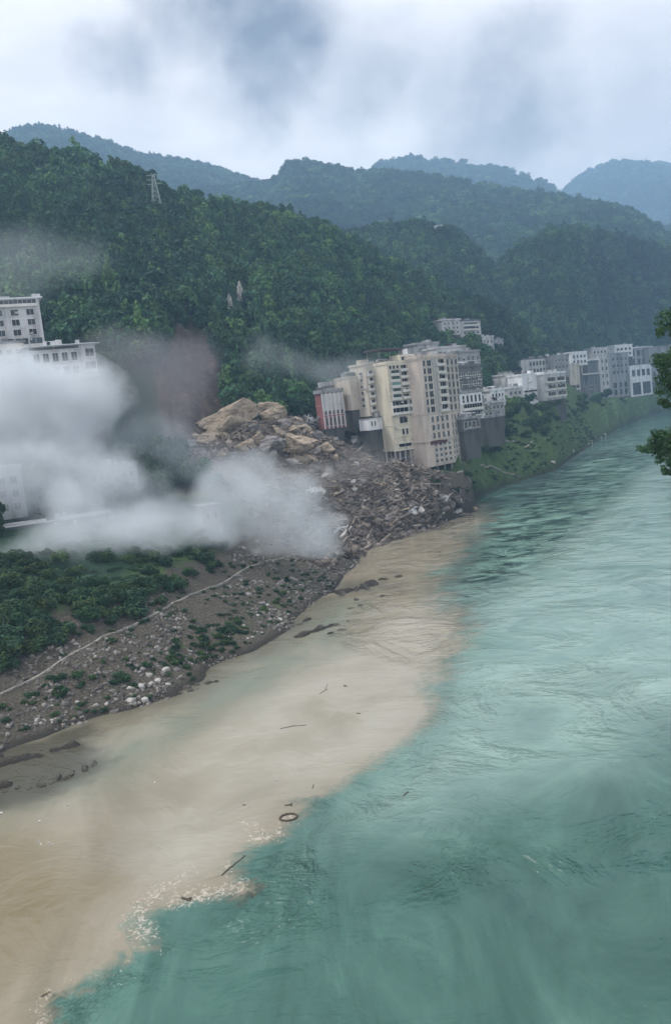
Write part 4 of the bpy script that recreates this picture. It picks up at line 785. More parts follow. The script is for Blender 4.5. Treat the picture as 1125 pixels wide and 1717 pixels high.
drift([(735, 925), (739, 926)], .35, 'dark lump drifting in the brown water near the landslide toe')
drift([(598, 1196), (604, 1197)], .14, 'small dark snag in the pale brown water')
drift([(524, 1322), (526, 1316)], .09, 'upright twig beside the foam at the mud edge')
tr_ = MB(); cx_, cy_ = onz(484, 1371)
for i in range(14):
    a0, a1 = 2*math.pi*i/14, 2*math.pi*(i+1)/14; tr_.bar((cx_+1.0*math.cos(a0), cy_+.8*math.sin(a0), .05), (cx_+1.0*math.cos(a1), cy_+.8*math.sin(a1), .05), .13, n=5)
tag(tr_.build('floating_ring', DW), 'dark ring of matted debris floating at the mud edge', 'debris')
for px, py, l in ((115, 1350, 'white plastic scrap floating near the lower left shoal'), (3, 1363, 'white scrap floating at the left picture edge'), (66, 1413, 'left one of two white scraps floating side by side'), (83, 1414, 'right one of two white scraps floating side by side'), (67, 1377, 'faint pale scrap between shoal and paired scraps'), (260, 1312, 'lone pale scrap in the brown water'), (463, 1308, 'pale scrap near the mud edge')):
    x, y = onz(px, py); tag(MB().box((x, y, .03), (.17, .12, .04), random.random()*3, tilt=(.1, .1, 0)).build('floating_scrap', PALE), l, 'scrap', 'white scraps floating on the river')
# ------------------------------------------------------------------ vegetation
def crown_mesh(name, seed, m, nq=650, leaf=.085, shape='round', lobes=9):
    """leaf clumps spread over uneven lobes, unit crown: radius about 1, centred on origin"""
    r = np.random.default_rng(seed)
    if shape == 'cone': c = np.stack([r.normal(0, .16, lobes), r.normal(0, .16, lobes), np.linspace(-.9, 1.1, lobes)], -1); R_ = np.linspace(.62, .14, lobes)
    elif shape == 'flat': c = np.stack([r.uniform(-.7, .7, lobes), r.uniform(-.7, .7, lobes), r.uniform(-.35, .25, lobes)], -1); R_ = r.uniform(.25, .5, lobes)
    else:
        c = r.normal(size=(lobes, 3)); c /= np.linalg.norm(c, axis=1)[:, None]; c *= r.uniform(.3, .72, (lobes, 1)); c[:, 2] *= .85; c[0] = 0; R_ = r.uniform(.28, .52, lobes)
    w = R_**2/np.sum(R_**2); li = r.choice(lobes, nq, p=w); n = r.normal(size=(nq, 3)); n[:, 2] += .35; n /= np.linalg.norm(n, axis=1)[:, None]
    p = c[li]+n*(R_[li]*r.uniform(.72, 1.06, nq))[:, None]
    nn = n+r.normal(0, .55, (nq, 3)); nn[:, 2] += .3; nn /= np.linalg.norm(nn, axis=1)[:, None]
    t = np.cross(nn, r.normal(size=(nq, 3))); t /= np.linalg.norm(t, axis=1)[:, None]; u = np.cross(nn, t)
    a = leaf*r.uniform(.6, 1.5, nq)[:, None]; b = a*r.uniform(.5, 1, nq)[:, None]
    V = np.stack([p-t*a, p-u*b+nn*a*.3, p+t*a, p+u*b-nn*a*.2], 1).reshape(-1, 3)
    return np_mesh(name, V, np.arange(nq*4).reshape(-1, 4), m)
CROWNS = [crown_mesh('crown', 100+i, LEAF, 620, .115, 'round', 8+i % 4) for i in range(5)]+[crown_mesh('crown', 140, LEAF, 520, .10, 'cone', 9)]
def trunk_mesh(seed, limbs=4):
    r = random.Random(seed); b = MB(); p = Vector((0, 0, -.4)); q = Vector((r.uniform(-.06, .06), r.uniform(-.06, .06), .45)); b.bar(p, q, .055, n=7, r2=.038); t = Vector((r.uniform(-.1, .1), r.uniform(-.1, .1), 1.1)); b.bar(q, t, .038, n=6, r2=.02)
    for i in range(limbs): a = 6.28*i/limbs+r.random(); s_ = q.lerp(t, r.uniform(0, .6)); b.bar(s_, s_+Vector((math.cos(a)*.4, math.sin(a)*.4, .35)), .022, n=5, r2=.008)
    return b.mesh('trunk', BARK)
TRUNKS = [trunk_mesh(i) for i in range(3)]
def tree(x, y, z, h, w, var, lab, group, name='tree', cat='tree'):
    """h height of the crown centre above ground, w crown radius"""
    root = empty(name, (x, y, z), random.uniform(0, 6.28)); tag(root, lab, cat, group)
    t = link('trunk', TRUNKS[var % 3], root); t.scale = (h, h, h)
    c = link('crown', CROWNS[var], root, (0, 0, h)); c.scale = (w, w, w*(1.15 if var < 5 else 1.7)*random.uniform(.85, 1.15)); return root, c
LMS = [('the flat roofed left blocks', 40, 540), ('the wide grey building', 140, 600), ('the brown scar', 320, 600), ('the limestone streaks', 398, 505), ('the largest tan slab', 400, 670), ('the red house', 558, 670), ('the beige blocks', 612, 630), ('the cream tower', 680, 600),
       ('the pink beige tower', 745, 600), ('the pair of hill houses', 775, 555), ('the small hill houses', 828, 580), ('the bright white house', 895, 650), ('the long pale building', 900, 615), ('the far row', 1020, 625), ('the river bend', 1090, 660)]
LMB = [('the lower end of the pale path', 20, 1155), ('the first bend of the pale path', 100, 1112), ('the middle of the pale path', 210, 1055), ('the upper part of the pale path', 330, 997), ('the low smoky house', 90, 930), ('the hut on stilts', 350, 890), ('the smoke edge', 250, 940), ('the lower left shore', 90, 1210),
       ('the rocky point', 380, 1105), ('the weedy point', 430, 1050), ('the pink beige tower', 750, 780), ('the white balconied house', 800, 715), ('the low riverside house', 835, 705), ('the bright white house', 895, 682), ('the far row', 1000, 672), ('the far path', 890, 755), ('the river bend', 1075, 680)]
LMR = LMB[:4]+LMB[5:15]+[('the lower left shoal', 90, 1300), ('the flat shelf rocks', 335, 1152), ('the largest dark rock', 600, 988), ('the long pointing rock', 655, 970), ('the rubble toe', 780, 855), ('the tower podium', 690, 805), ('the red house', 560, 722), ('the white broken house', 632, 722), ('the isolated tan boulder', 503, 746), ('the largest tan slab', 390, 708), ('the small white puff', 552, 790),
       ('the muddy cove', 620, 905), ('the smoke tongue', 570, 872), ('the far pale stones', 1010, 730), ('the bank below the tower', 770, 820), ('the mid slope', 640, 800)]
def whereis(px, py, lms):
    nm, lx_, ly_ = min(lms, key=lambda l: math.hypot(px-l[1], (py-l[2])*1.2)); dx, dy = px-lx_, py-ly_; d = math.hypot(dx, dy)
    rel = 'above' if dy < -abs(dx)*1.2 else 'below' if dy > abs(dx)*1.2 else ('up left of' if dy < 0 else 'down left of') if dx < 0 else ('up right of' if dy < 0 else 'down right of')
    return ('close ' if d < 22 else '' if d < 50 else 'well ')+rel+' '+nm
# candidate sites over the wooded land
def sites(n, r0, r1, a0=-29, a1=36):
    a = np.radians(rng.uniform(a0, a1, n)); r = np.sqrt(rng.uniform(r0*r0, r1*r1, n)); return r*np.sin(a), r*np.cos(a)
ROCKS_PX = [[(376, 480), (420, 465), (424, 545), (382, 548)]]
def wooded(n, r0, r1):
    X, Y = sites(n, r0, r1); Z, s_, r_, f_ = land(X, Y, True); h0, _, _ = bank(X, Y); px, py = proj(X, Y, Z)
    k = ((((Z-h0) > 2.0) | ((s_ > 58) & (Y > 200))) & (f_ < .25) & (s_ > 6) & (r_ < -12)) | (r_ > 8) | ((Z-h0 > 8) & (Y > 690))
    if r0 < 400:
        for qx, qy, qz, qr in PADS: k &= np.hypot(X-qx, Y-qy) > qr+2
    k &= ~((poly_sd(px, py, SCAR) > 2) & (Y < 430)); k &= ~((poly_sd(px, py, [(205, 640), (270, 560), (392, 556), (400, 690), (330, 770), (230, 780)]) > 0) & (Y < 345))
    k &= ~((poly_sd(px, py, [(372, 478), (424, 462), (424, 555), (372, 620)]) > 0) & (Y < 520))
    for fx, fy, fr in FOOT: k &= np.hypot(X-fx, Y-fy) > fr+1.0
    for fx, fy, fr in FOOT:      # nothing tall right in front of a house
        d = np.hypot(fx, fy); c = np.abs(X*fy-Y*fx)/d; al = (X*fx+Y*fy)/d; k &= ~((c < fr) & (al < d) & (al > d-fr-9))
    return X[k], Y[k], Z[k], px[k], py[k]
X, Y, Z, px, py = wooded(30000, 215, 720)
# bushes and trees in view, nearest first, become things of their own
sh = (px > -10) & (px < 1135) & (py > 100) & (py < 760); sh &= np.hypot(X, Y) < np.sort(np.hypot(X, Y)[sh])[2200]
gX, gY, gZ, ok = ground(px[sh], py[sh]-14/1.0)
vis = np.zeros(len(X), bool); vis[np.where(sh)[0]] = np.abs(np.hypot(gX, gY)-np.hypot(X[sh], Y[sh])) < 30
size = (2.3+4.6*rng.random(len(X))**1.7)*(1+.35*(fbm(X, Y, 60, 2, 33)))
order = np.argsort(np.hypot(X, Y)-size*14+(~vis)*1e5)[:265]
pick = np.zeros(len(X), bool); pick[order] = True
srcs = []
for i in np.where(pick)[0]:
    v = int(rng.integers(0, 5)) if rng.random() < .86 else 5; w = float(size[i])
    reg = ('large' if w > 5 else 'small' if w < 3.3 else 'middling')+(' pointed' if v == 5 else ' rounded')+' green tree '+whereis(px[i], py[i], LMS)
    _, c = tree(X[i], Y[i], Z[i], w*1.25, w, v, reg, 'trees of the wooded near hill'); srcs.append((v, c))
src = [next(c for v, c in srcs if v == k) for k in range(6)]
def scatter(name, X, Y, Z, sc, idx, srcs, label, cat, szf=1.0, tilt=.0):
    me = bpy.data.meshes.new(name); me.vertices.add(len(X)); me.vertices.foreach_set('co', np.stack([X, Y, Z], -1).astype(np.float32).ravel())
    fattr(me, 'size', sc); fattr(me, 'turn', rng.uniform(0, 6.28, len(X))); a = me.attributes.new('pick', 'INT', 'POINT'); a.data.foreach_set('value', np.asarray(idx, np.int32)); me.update()
    o = link(name, me); g = bpy.data.node_groups.new(name, 'GeometryNodeTree'); g.interface.new_socket('Geometry', in_out='INPUT', socket_type='NodeSocketGeometry'); g.interface.new_socket('Geometry', in_out='OUTPUT', socket_type='NodeSocketGeometry')
    N = g.nodes.new; gi_, go_ = N('NodeGroupInput'), N('NodeGroupOutput'); iop = N('GeometryNodeInstanceOnPoints'); g2i = N('GeometryNodeGeometryToInstance')
    for s_ in srcs[::-1]:
        oi = N('GeometryNodeObjectInfo'); oi.inputs['Object'].default_value = s_; oi.transform_space = 'ORIGINAL'; g.links.new(oi.outputs['Geometry'], g2i.inputs[0])
    def na(nm, t): n = N('GeometryNodeInputNamedAttribute'); n.data_type = t; n.inputs[0].default_value = nm; return n.outputs[0]
    g.links.new(gi_.outputs[0], iop.inputs['Points']); g.links.new(g2i.outputs[0], iop.inputs['Instance']); iop.inputs['Pick Instance'].default_value = True
    g.links.new(na('pick', 'INT'), iop.inputs['Instance Index'])
    cx = N('ShaderNodeCombineXYZ'); g.links.new(na('turn', 'FLOAT'), cx.inputs[2]); e2r = N('FunctionNodeEulerToRotation'); g.links.new(cx.outputs[0], e2r.inputs[0]); g.links.new(e2r.outputs[0], iop.inputs['Rotation'])
    cs = N('ShaderNodeCombineXYZ'); s_ = na('size', 'FLOAT'); mu = N('ShaderNodeMath'); mu.operation = 'MULTIPLY'; g.links.new(s_, mu.inputs[0]); mu.inputs[1].default_value = szf
    for i in (0, 1): g.links.new(s_, cs.inputs[i])
    g.links.new(mu.outputs[0], cs.inputs[2]); g.links.new(cs.outputs[0], iop.inputs['Scale']); g.links.new(iop.outputs[0], go_.inputs[0])
    md = o.modifiers.new('scatter', 'NODES'); md.node_group = g; tag(o, label, cat, kind='stuff'); return o
r_ = ~pick; sc = size[r_]
scatter('forest', X[r_], Y[r_], Z[r_]+sc*.75, sc, np.where(rng.random(r_.sum()) < .85, rng.integers(0, 5, r_.sum()), 5), src, 'dense forest covering the near hillside above the town', 'forest', 1.2)
X, Y, Z, px, py = wooded(40000, 690, 1270); sc = 4+5*rng.random(len(X))**1.6
scatter('forest', X, Y, Z+sc*.6, sc, rng.integers(0, 6, len(X)), src, 'forest on the two rounded hills behind the riverside town', 'forest', 1.1)
X, Y = sites(26000, 1200, 2800); Z = land(X, Y); k = Z > 100; X, Y, Z = X[k], Y[k], Z[k]; sc = rng.uniform(8, 14, len(X))
scatter('forest', X, Y, Z+sc*.3, sc, rng.integers(0, 6, len(X)), src, 'hazy blue forest on the high mountain ridges', 'forest', .9)
X, Y = sites(15000, 2850, 5000, -10, 36); Z = land(X, Y); k = Z > 420; X, Y, Z = X[k], Y[k], Z[k]; sc = rng.uniform(14, 26, len(X))
scatter('forest', X, Y, Z+sc*.1, sc, rng.integers(0, 6, len(X)), src, 'faint blue forest on the two farthest mountains', 'forest', .7)
# bushes on the near bank
BUSH = [crown_mesh('bush', 200+i, LEAF_B, 1100, .085, 'flat' if i % 2 else 'round', 9) for i in range(4)]
def bush(x, y, z, w, v, lab, group, name='bush'):
    o = link(name, BUSH[v], None, (x, y, z+w*.35)); o.scale = (w, w, w*.8); o.rotation_euler = (0, 0, random.uniform(0, 6.28)); tag(o, lab, 'bush', group); return o
bsrc = []
for poly, n, w0, w1, lab in (([(-20, 1010), (120, 985), (260, 965), (340, 975), (250, 1025), (150, 1060), (60, 1100), (-20, 1140)], 85, 1.6, 3.2, 'dark green bush on the steep bank above the pale path'),
                   ([(-20, 930), (150, 930), (340, 895), (400, 925), (330, 975), (200, 985), (-20, 1010)], 70, 1.5, 2.6, 'dark bush at the lower fringe of the smoke'),
                   ([(180, 1150), (330, 1120), (460, 1050), (440, 1020), (330, 1060)], 55, .6, 1.4, 'low green bush in the weeds near the water, left of the rocky point'),
                   ([(30, 1200), (150, 1150), (170, 1120), (60, 1150)], 10, .7, 1.4, 'small dark bush between path and water at the lower left'),
                   ([(775, 740), (850, 690), (900, 700), (960, 690), (940, 720), (860, 745), (800, 775)], 34, 2.0, 4.2, 'dark bush on the green slope right of the pink beige tower'),
                   ([(870, 690), (1060, 655), (1080, 670), (1000, 690), (900, 715)], 30, 2.0, 4.0, 'green bush under the far row of riverside houses'),
                   ([(700, 800), (800, 790), (900, 780), (820, 815), (760, 830)], 14, 1.0, 2.2, 'low bush on the bank below the pink beige tower')):
    X, Y, Z, ok = fill(poly, n)
    for x, y, z, o_ in zip(X, Y, Z, ok):
        if o_ and z > .8:
            w = random.uniform(w0, w1); v = random.randrange(4); q = proj(x, y, z+w*.3); bsrc.append(bush(x, y, z, w, v, ('large' if w > w0+(w1-w0)*.66 else 'small' if w < w0+(w1-w0)*.33 else 'middling')+(' spreading' if v % 2 else ' round')+' green bush '+whereis(float(q[0]), float(q[1]), LMB), 'bushes on the river bank'))
# trees among and below the houses
for poly, n, w0, w1, lab in (([(810, 600), (870, 592), (870, 650), (800, 668), (812, 630)], 26, 3, 5, 'dark tree in the grove between grey block and white house'), ([(840, 680), (880, 672), (900, 690), (850, 705)], 8, 2.5, 4, 'dark rounded tree in front of the white riverside house'),
                   ([(960, 668), (1040, 662), (1030, 678), (960, 684)], 9, 3, 5, 'green tree below the far houses by the river'), ([(1080, 640), (1130, 600), (1130, 660), (1090, 672)], 14, 4, 7, 'hazy tree at the river bend beyond the last houses'),
                   ([(75, 545), (130, 520), (170, 560), (165, 572), (90, 572)], 10, 4, 6.5, 'light green bushy tree right of the flat roofed blocks')):
    X, Y, Z, ok = fill(poly, n)
    for x, y, z, o_ in zip(X, Y, Z, ok):
        if o_ and z > .8 and all(math.hypot(x-a, y-b) > c-2 for a, b, c in FOOT): w = random.uniform(w0, w1); q = proj(x, y, z+w); tree(x, y, z, w*1.2, w, random.randrange(5), ('big' if w > (w0+w1)/2 else 'smaller')+' '+lab.split(' tree')[0]+' tree '+whereis(float(q[0]), float(q[1]), LMS+LMB[11:]), 'trees among the riverside houses')
# undergrowth
X, Y = sites(60000, 110, 660); Z, s_, r_, f_ = land(X, Y, True); px, py = proj(X, Y, Z); h0, _, _ = bank(X, Y)
dn = .15+.75*sstep(300, 380, Y)+.8*sstep(22, 32, s_)*(Y < 240)+.8*np.exp(-((s_-6)/5)**2)*(Y > 125)*(Y < 225)+.25*(fbm(X, Y, 20, 3, 56) > .1)*(Y < 300)
k = (s_ > 1.2) & (s_ < 62) & (f_ < .2) & (Z-h0 < 3) & (rng.random(len(X)) < dn*sstep(-.45, .25, fbm(X, Y, 11, 3, 55)+.1)) & (r_ < -8)
for fx, fy, fr in FOOT: k &= np.hypot(X-fx, Y-fy) > fr-2
X, Y, Z = X[k], Y[k], Z[k]; sc = rng.uniform(.35, 1.0, len(X))*(1+.5*sstep(300, 500, Y))
scatter('undergrowth', X, Y, Z+sc*.15, sc, rng.integers(0, 4, len(X)), [next(o for o in bsrc if o.data == BUSH[i]) for i in range(4)], 'weeds and low scrub spreading over the river banks', 'undergrowth', .6)
# the near tree whose branches reach in from the right bank
def near_tree():
    tx, ty = at(1240, 900, 82)[:2]; tz = float(land(np.array([tx]), np.array([ty]))[0]); root = empty('tree', (tx, ty, tz)); tag(root, 'near leafy tree reaching in from the right edge over the river', 'tree')
    r = np.random.default_rng(77); tips = []
    for px, py, Y, rad in ((1118, 560, 82, 1.1), (1112, 600, 81, 1.5), (1122, 640, 82, 1.3), (1118, 675, 83, .8), (1106, 735, 78, 1.0), (1092, 752, 78, .9), (1112, 765, 79, 1.1), (1124, 785, 79, .8), (1130, 740, 80, 1.2), (1160, 560, 84, 2.6), (1150, 640, 84, 2.2), (1190, 700, 83, 3.0), (1165, 760, 81, 2.0),
                           (1200, 600, 86, 3.4), (1260, 620, 84, 3.6), (1240, 540, 88, 3.2), (1300, 680, 82, 3.4), (1270, 760, 82, 2.6)):
        tips.append((at(px, py, Y)-np.array([tx, ty, tz]), rad))
    P, N_ = [], []
    for c, rad in tips:
        k = int(420*rad*rad)+150; n = r.normal(size=(k, 3)); n /= np.linalg.norm(n, axis=1)[:, None]; sub = r.normal(size=(7, 3))*rad*.5; sub[:, 2] *= .7
        P.append(c+sub[r.integers(0, 7, k)]+n*(r.uniform(.2, 1, k)**.5*rad*.48)[:, None]); N_.append(n)
    P = np.concatenate(P); n = np.concatenate(N_)+r.normal(0, .5, P.shape); n[:, 2] += .5; n /= np.linalg.norm(n, axis=1)[:, None]; t = np.cross(n, r.normal(size=P.shape)); t /= np.linalg.norm(t, axis=1)[:, None]; u = np.cross(n, t)
    a = r.uniform(.09, .20, len(P))[:, None]; V = np.stack([P-t*a, P-u*a*.55, P+t*a, P+u*a*.55], 1).reshape(-1, 3)
    link('crown', np_mesh('crown', V, np.arange(len(V)).reshape(-1, 4), LEAF), root)
    b = MB(); top = Vector(tips[13][0])*.96; fork = Vector((-.3, 0, top.z*.55)); b.bar((0, 0, -1), fork, .5, n=9, r2=.36); b.bar(fork, top, .36, n=8, r2=.12); b.build('trunk', BARK, root); b = MB()
    for c, rad in tips:
        c = Vector(c); s_ = fork.lerp(top, min(.9, max(0, (c.z-fork.z-3)/max(1, top.z-fork.z)))); mid = s_.lerp(c, .55)+Vector((0, 0, .7)); b.bar(s_, mid, .13, n=6, r2=.07); b.bar(mid, c, .07, n=5, r2=.02)
        for _ in range(5): b.bar(mid.lerp(c, random.uniform(.3, 1)), c+Vector(r.normal(size=3)*rad*.5), .025, n=4, r2=.008)
    b.build('branches', BARK, root)
near_tree()
# limestone faces showing through the trees
LIME = rock_mat('limestone', [(.3, (.12, .12, .11)), (.5, (.30, .29, .27)), (.7, (.50, .49, .46))], .5, .6, False)
for px0, py0, Wd, Hd, n, l in ((387, 516, 2.4, 11, 26, 'small pale limestone streak on the dark wooded slope'), (404, 503, 3.6, 17, 48, 'tall pale limestone cliff patch right of the smaller streak')):
    x, y, z, ok = (float(q[0]) for q in ground(px0, py0)); t = rng.uniform(-.5, .5, n); w_ = Wd*(.35+.65*(.5-t)); X = x+rng.uniform(-.5, .5, n)*w_; Zc = z+t*Hd; Yc = y-1.5+t*Hd*.55
    a_ = chunks(X, Yc, Zc, rng.uniform(.5, 1.3, n), np.stack([rng.uniform(.6, 1.1, n), rng.uniform(.8, 1.2, n), rng.uniform(2, 4.5, n)], -1), rng, tilt=.15)
    tag(link('limestone_cliff', np_mesh('limestone_cliff', *a_, LIME)), l, 'cliff')
x, y, z, ok = (float(q[0]) for q in ground(371, 590)); o = link('scar_cliff', rock_mesh('scar_cliff', 9, rock_mat('red_earth', [(.3, (.06, .04, .038)), (.6, (.12, .08, .07)), (.8, (.2, .15, .13))], .3, .6, False), 12, .16, 4), None, (x, y-2, z)); o.scale = (1.5, 2.5, 6.5); o.rotation_euler = (-.2, .12, .2); tag(o, 'thin reddish rock pillar standing at the edge of the scar', 'cliff')
# ------------------------------------------------------------------ smoke and dust
def smoke_mat(name, col, dens, nscale, lo, hi, aniso=.2, stretch=None, seed=0.0, edge=.0):
    m = bpy.data.materials.new(name); m.use_nodes = True; nt = m.node_tree; nt.nodes.clear(); N = nt.nodes.new
    o = N('ShaderNodeOutputMaterial'); p = N('ShaderNodeVolumePrincipled'); p.inputs['Color'].default_value = (*col, 1); p.inputs['Anisotropy'].default_value = aniso
    tc = N('ShaderNodeTexCoord'); ln = N('ShaderNodeVectorMath'); ln.operation = 'LENGTH'; nt.links.new(tc.outputs['Object'], ln.inputs[0])
    g = N('ShaderNodeNewGeometry'); n = N('ShaderNodeTexNoise'); n.inputs['Scale'].default_value = nscale; n.inputs['Detail'].default_value = 4; n.inputs['Roughness'].default_value = .55; n.noise_dimensions = '3D'
    mp = N('ShaderNodeMapping'); mp.inputs['Location'].default_value = (seed, seed*.7, 0); mp.inputs['Scale'].default_value = stretch or (1, 1, 1); nt.links.new(g.outputs['Position'], mp.inputs[0]); nt.links.new(mp.outputs[0], n.inputs['Vector'])
    fall = mrange(nt, ln.outputs['Value'], edge, 1.0, 1.0, 0.0)
    v = mth(nt, 'ADD', fall, mth(nt, 'MULTIPLY', mth(nt, 'SUBTRACT', n.outputs['Fac'], .5), 2.4))
    d = mth(nt, 'MULTIPLY', mrange(nt, v, lo, hi), mth(nt, 'MULTIPLY', fall, dens))
    nt.links.new(d, p.inputs['Density']); nt.links.new(p.outputs[0], o.inputs['Volume'])
    return m
def puff(px, py, Y, rx, ry, rz, m, name, lab, cat='smoke', roll=0):
    bm = bmesh.new(); bmesh.ops.create_icosphere(bm, subdivisions=3, radius=1.0); me = bpy.data.meshes.new(name); bm.to_mesh(me); bm.free(); me.materials.append(m)
    o = link(name, me, None, at(px, py, Y)); k = Y/FPX; o.scale = (rx*k, ry*k, rz*k); o.rotation_euler = (0, roll, 0); tag(o, lab, cat, None, 'stuff'); return o
def cloud(name, lab, blobs, col, dens, nscale, namp, lo, hi, cat, voxel=4.0, warp=14.0, aniso=.2, stretch=(1, 1, 1), det=4):
    """one bank of smoke: a closed hull round several billows, density worked out from the same billows"""
    me = bpy.data.meshes.new(name); bm = bmesh.new(); W_ = []
    for px, py, Y, rx, ry, rz, k in blobs:
        c = at(px, py, Y); q = Y/FPX; r = (rx*q, ry*q, rz*q); W_.append((c, r, k))
        bmesh.ops.create_icosphere(bm, subdivisions=3, radius=1.0, matrix=Matrix.Translation(c) @ Matrix.Diagonal((*[v*1.08 for v in r], 1)))
    bm.to_mesh(me); bm.free()
    m = bpy.data.materials.new(name); m.use_nodes = True; nt = m.node_tree; nt.nodes.clear(); N = nt.nodes.new; me.materials.append(m)
    o = N('ShaderNodeOutputMaterial'); p = N('ShaderNodeVolumePrincipled'); p.inputs['Color'].default_value = (*col, 1); p.inputs['Anisotropy'].default_value = aniso
    P = N('ShaderNodeNewGeometry').outputs['Position']; n0 = noise_node(nt, nscale*.45, 2, .5, vec=P); n1 = noise_node(nt, nscale, det, .64, vec=P, stretch=stretch)
    sb = N('ShaderNodeVectorMath'); sb.operation = 'SUBTRACT'; nt.links.new(n0.outputs['Color'], sb.inputs[0]); sb.inputs[1].default_value = (.5, .5, .5)
    wv = N('ShaderNodeVectorMath'); wv.operation = 'MULTIPLY_ADD'; nt.links.new(sb.outputs[0], wv.inputs[0]); wv.inputs[1].default_value = (warp*2,)*3; nt.links.new(P, wv.inputs[2]); tot = None
    for c, r, k in W_:
        a = N('ShaderNodeVectorMath'); a.operation = 'MULTIPLY_ADD'; nt.links.new(wv.outputs[0], a.inputs[0]); a.inputs[1].default_value = [1/v for v in r]; a.inputs[2].default_value = [-c[i]/r[i] for i in range(3)]
        l = N('ShaderNodeVectorMath'); l.operation = 'LENGTH'; nt.links.new(a.outputs[0], l.inputs[0])
        f = mrange(nt, l.outputs['Value'], 1.0, 0.15, 0.0, k); tot = f if tot is None else mth(nt, 'ADD', tot, f)
    tot = mth(nt, 'MINIMUM', tot, 1.3)
    v = mth(nt, 'ADD', tot, mth(nt, 'MULTIPLY', mth(nt, 'SUBTRACT', n1.outputs['Fac'], .5), namp))
    d = mth(nt, 'MULTIPLY', mth(nt, 'MULTIPLY', mrange(nt, v, lo, hi), mrange(nt, tot, 0.02, .3)), dens)
    nt.links.new(d, p.inputs['Density']); nt.links.new(p.outputs[0], o.inputs['Volume'])
    ob = link(name, me); md = ob.modifiers.new('hull', 'REMESH'); md.mode = 'VOXEL'; md.voxel_size = voxel
    return tag(ob, lab, cat, None, 'stuff')
WHITE_S = (.93, .96, 1.0)
WS = smoke_mat('white_smoke', WHITE_S, .16, .045, .25, .95)
VS = smoke_mat('grey_veil', (.72, .82, .86), .014, .03, .1, .9, seed=80)
cloud('smoke', 'great white bank of smoke rolling over the town and the river bank at the left', [(-60, 680, 250, 150, 190, 105, 1), (50, 675, 250, 130, 170, 95, 1), (135, 690, 247, 95, 150, 95, .95), (0, 800, 232, 150, 180, 95, .8), (110, 790, 230, 140, 180, 90, .85), (200, 805, 228, 115, 160, 90, .8), (275, 840, 221, 115, 140, 90, .9),
  (345, 830, 219, 110, 140, 90, .9), (425, 825, 217, 105, 130, 85, .95), (490, 865, 213, 85, 110, 70, .9), (545, 895, 210, 60, 80, 42, .85), (200, 890, 200, 130, 130, 75, .85), (90, 900, 190, 120, 110, 70, .65), (0, 900, 190, 120, 110, 80, .65), (60, 945, 176, 130, 90, 50, .4), (330, 895, 203, 110, 110, 50, .65), (430, 905, 205, 80, 80, 40, .7)],
  (.88, .94, 1.0), .092, .058, 3.2, .05, 1.35, 'smoke', stretch=(1, 1, 1.1), det=8, warp=26.0)
cloud('smoke', 'thin torn veil of smoke round the edges of the white bank', [(60, 640, 262, 150, 120, 70, .8), (200, 740, 245, 120, 110, 90, .8), (330, 790, 238, 130, 110, 90, .8), (470, 800, 232, 110, 100, 70, .8), (150, 960, 182, 190, 90, 60, .6)],
  (.84, .91, 1.0), .018, .045, 2.6, .1, 1.1, 'smoke', det=7, warp=26.0)
cloud('dust', 'dark purple grey dust hanging before the scar and the wooded slope', [(215, 640, 292, 90, 90, 120, .9), (290, 640, 296, 90, 90, 120, 1), (335, 600, 305, 60, 70, 80, .8), (270, 720, 285, 110, 80, 70, 1), (180, 590, 300, 70, 70, 60, .6)],
  (.50, .50, .54), .018, .035, 1.8, .1, 1.0, 'dust', det=6, warp=20.0)
cloud('dust', 'thin grey haze of dust drifting before the trees above the red house', [(470, 600, 330, 90, 80, 50, .6), (560, 610, 332, 100, 80, 50, .9), (430, 570, 332, 70, 70, 50, .4)], (.72, .80, .84), .016, .04, 2.2, .15, 1.1, 'dust', det=6, warp=22.0)
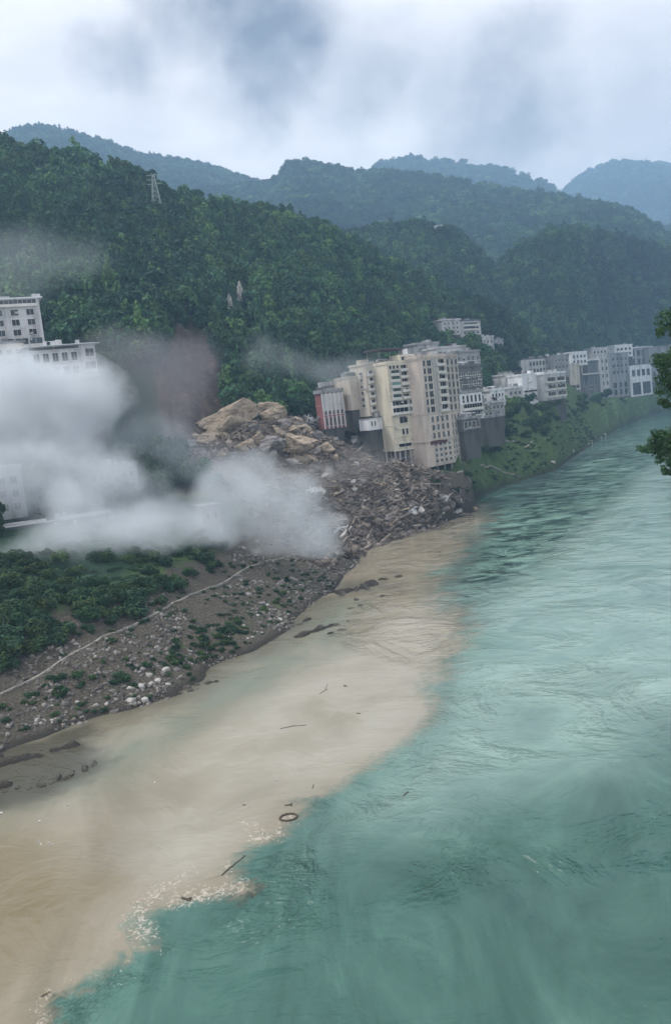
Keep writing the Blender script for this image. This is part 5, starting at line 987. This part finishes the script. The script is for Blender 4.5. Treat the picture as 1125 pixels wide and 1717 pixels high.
cloud('dust', 'light brown dust over the smooth rubble slope right of the smoke', [(560, 800, 280, 90, 60, 60, .8), (620, 770, 292, 70, 60, 50, .8), (500, 800, 262, 70, 60, 50, .8)], (.80, .78, .78), .022, .05, 1.1, .1, .95, 'dust')
cloud('dust', 'faint grey veil over the forest above the left hand blocks', [(20, 450, 310, 170, 110, 90, .9), (130, 440, 320, 90, 80, 60, .7)], (.72, .80, .84), .008, .03, 2.0, .1, 1.1, 'dust', det=6, warp=22.0)
for a in ((552, 790, 262, 17, 17, 22, WS, 'small white puff on the rubble right of the boulders'), (570, 872, 225, 36, 26, 26, WS, 'white tongue of smoke at the river edge of the rubble'), (430, 925, 200, 34, 24, 18, WS, 'bright low wisp over the dark bank by the pale path')):
    puff(*a[:7], 'smoke', a[7])
seen_ = {}
for o in list(COL.objects):
    if o.parent or 'label' not in o or o.get('group') not in ('stones strewn along the river bank', 'dark rocks standing in the shallows', 'loose rubble blocks of the landslide', 'angular blocks wedged round the great boulders'): continue
    gq = o['group']; sx = max(o.scale); q = proj(*o.location); px, py = float(q[0]), float(q[1])
    if gq.startswith('stones'): k = ('big' if sx > 1.0 else 'small' if sx < .6 else 'fist shaped')+(' pale' if 'pale' in o['label'] else ' grey')+' stone '
    elif gq.startswith('dark'):
        if any(w in o['label'] for w in ('largest', 'thin pointing', 'tip of', 'nearest the')): continue
        k = ('broad' if sx > 1.6 else 'small')+' dark wet rock '
    elif gq.startswith('angular'): k = o['label'].split(' ')[0]+' angular block '
    else: k = o['label'].split(' among')[0].replace(',', '')+' '
    o['label'] = k+whereis(px, py, LMR)
#@@END
hb = MB().box((100, 2600, 658), (6350, 3750, 669))
HZ = bpy.data.materials.new('haze'); HZ.use_nodes = True; nt = HZ.node_tree; nt.nodes.clear()
o_ = nt.nodes.new('ShaderNodeOutputMaterial'); pv = nt.nodes.new('ShaderNodeVolumePrincipled')
pv.inputs['Color'].default_value = (.42, .66, .95, 1); pv.inputs['Density'].default_value = .00023; pv.inputs['Anisotropy'].default_value = .1
nt.links.new(pv.outputs[0], o_.inputs['Volume'])
tag(hb.build('haze', HZ), 'bluish air filling the river gorge and fading the mountains', 'haze', kind='stuff')
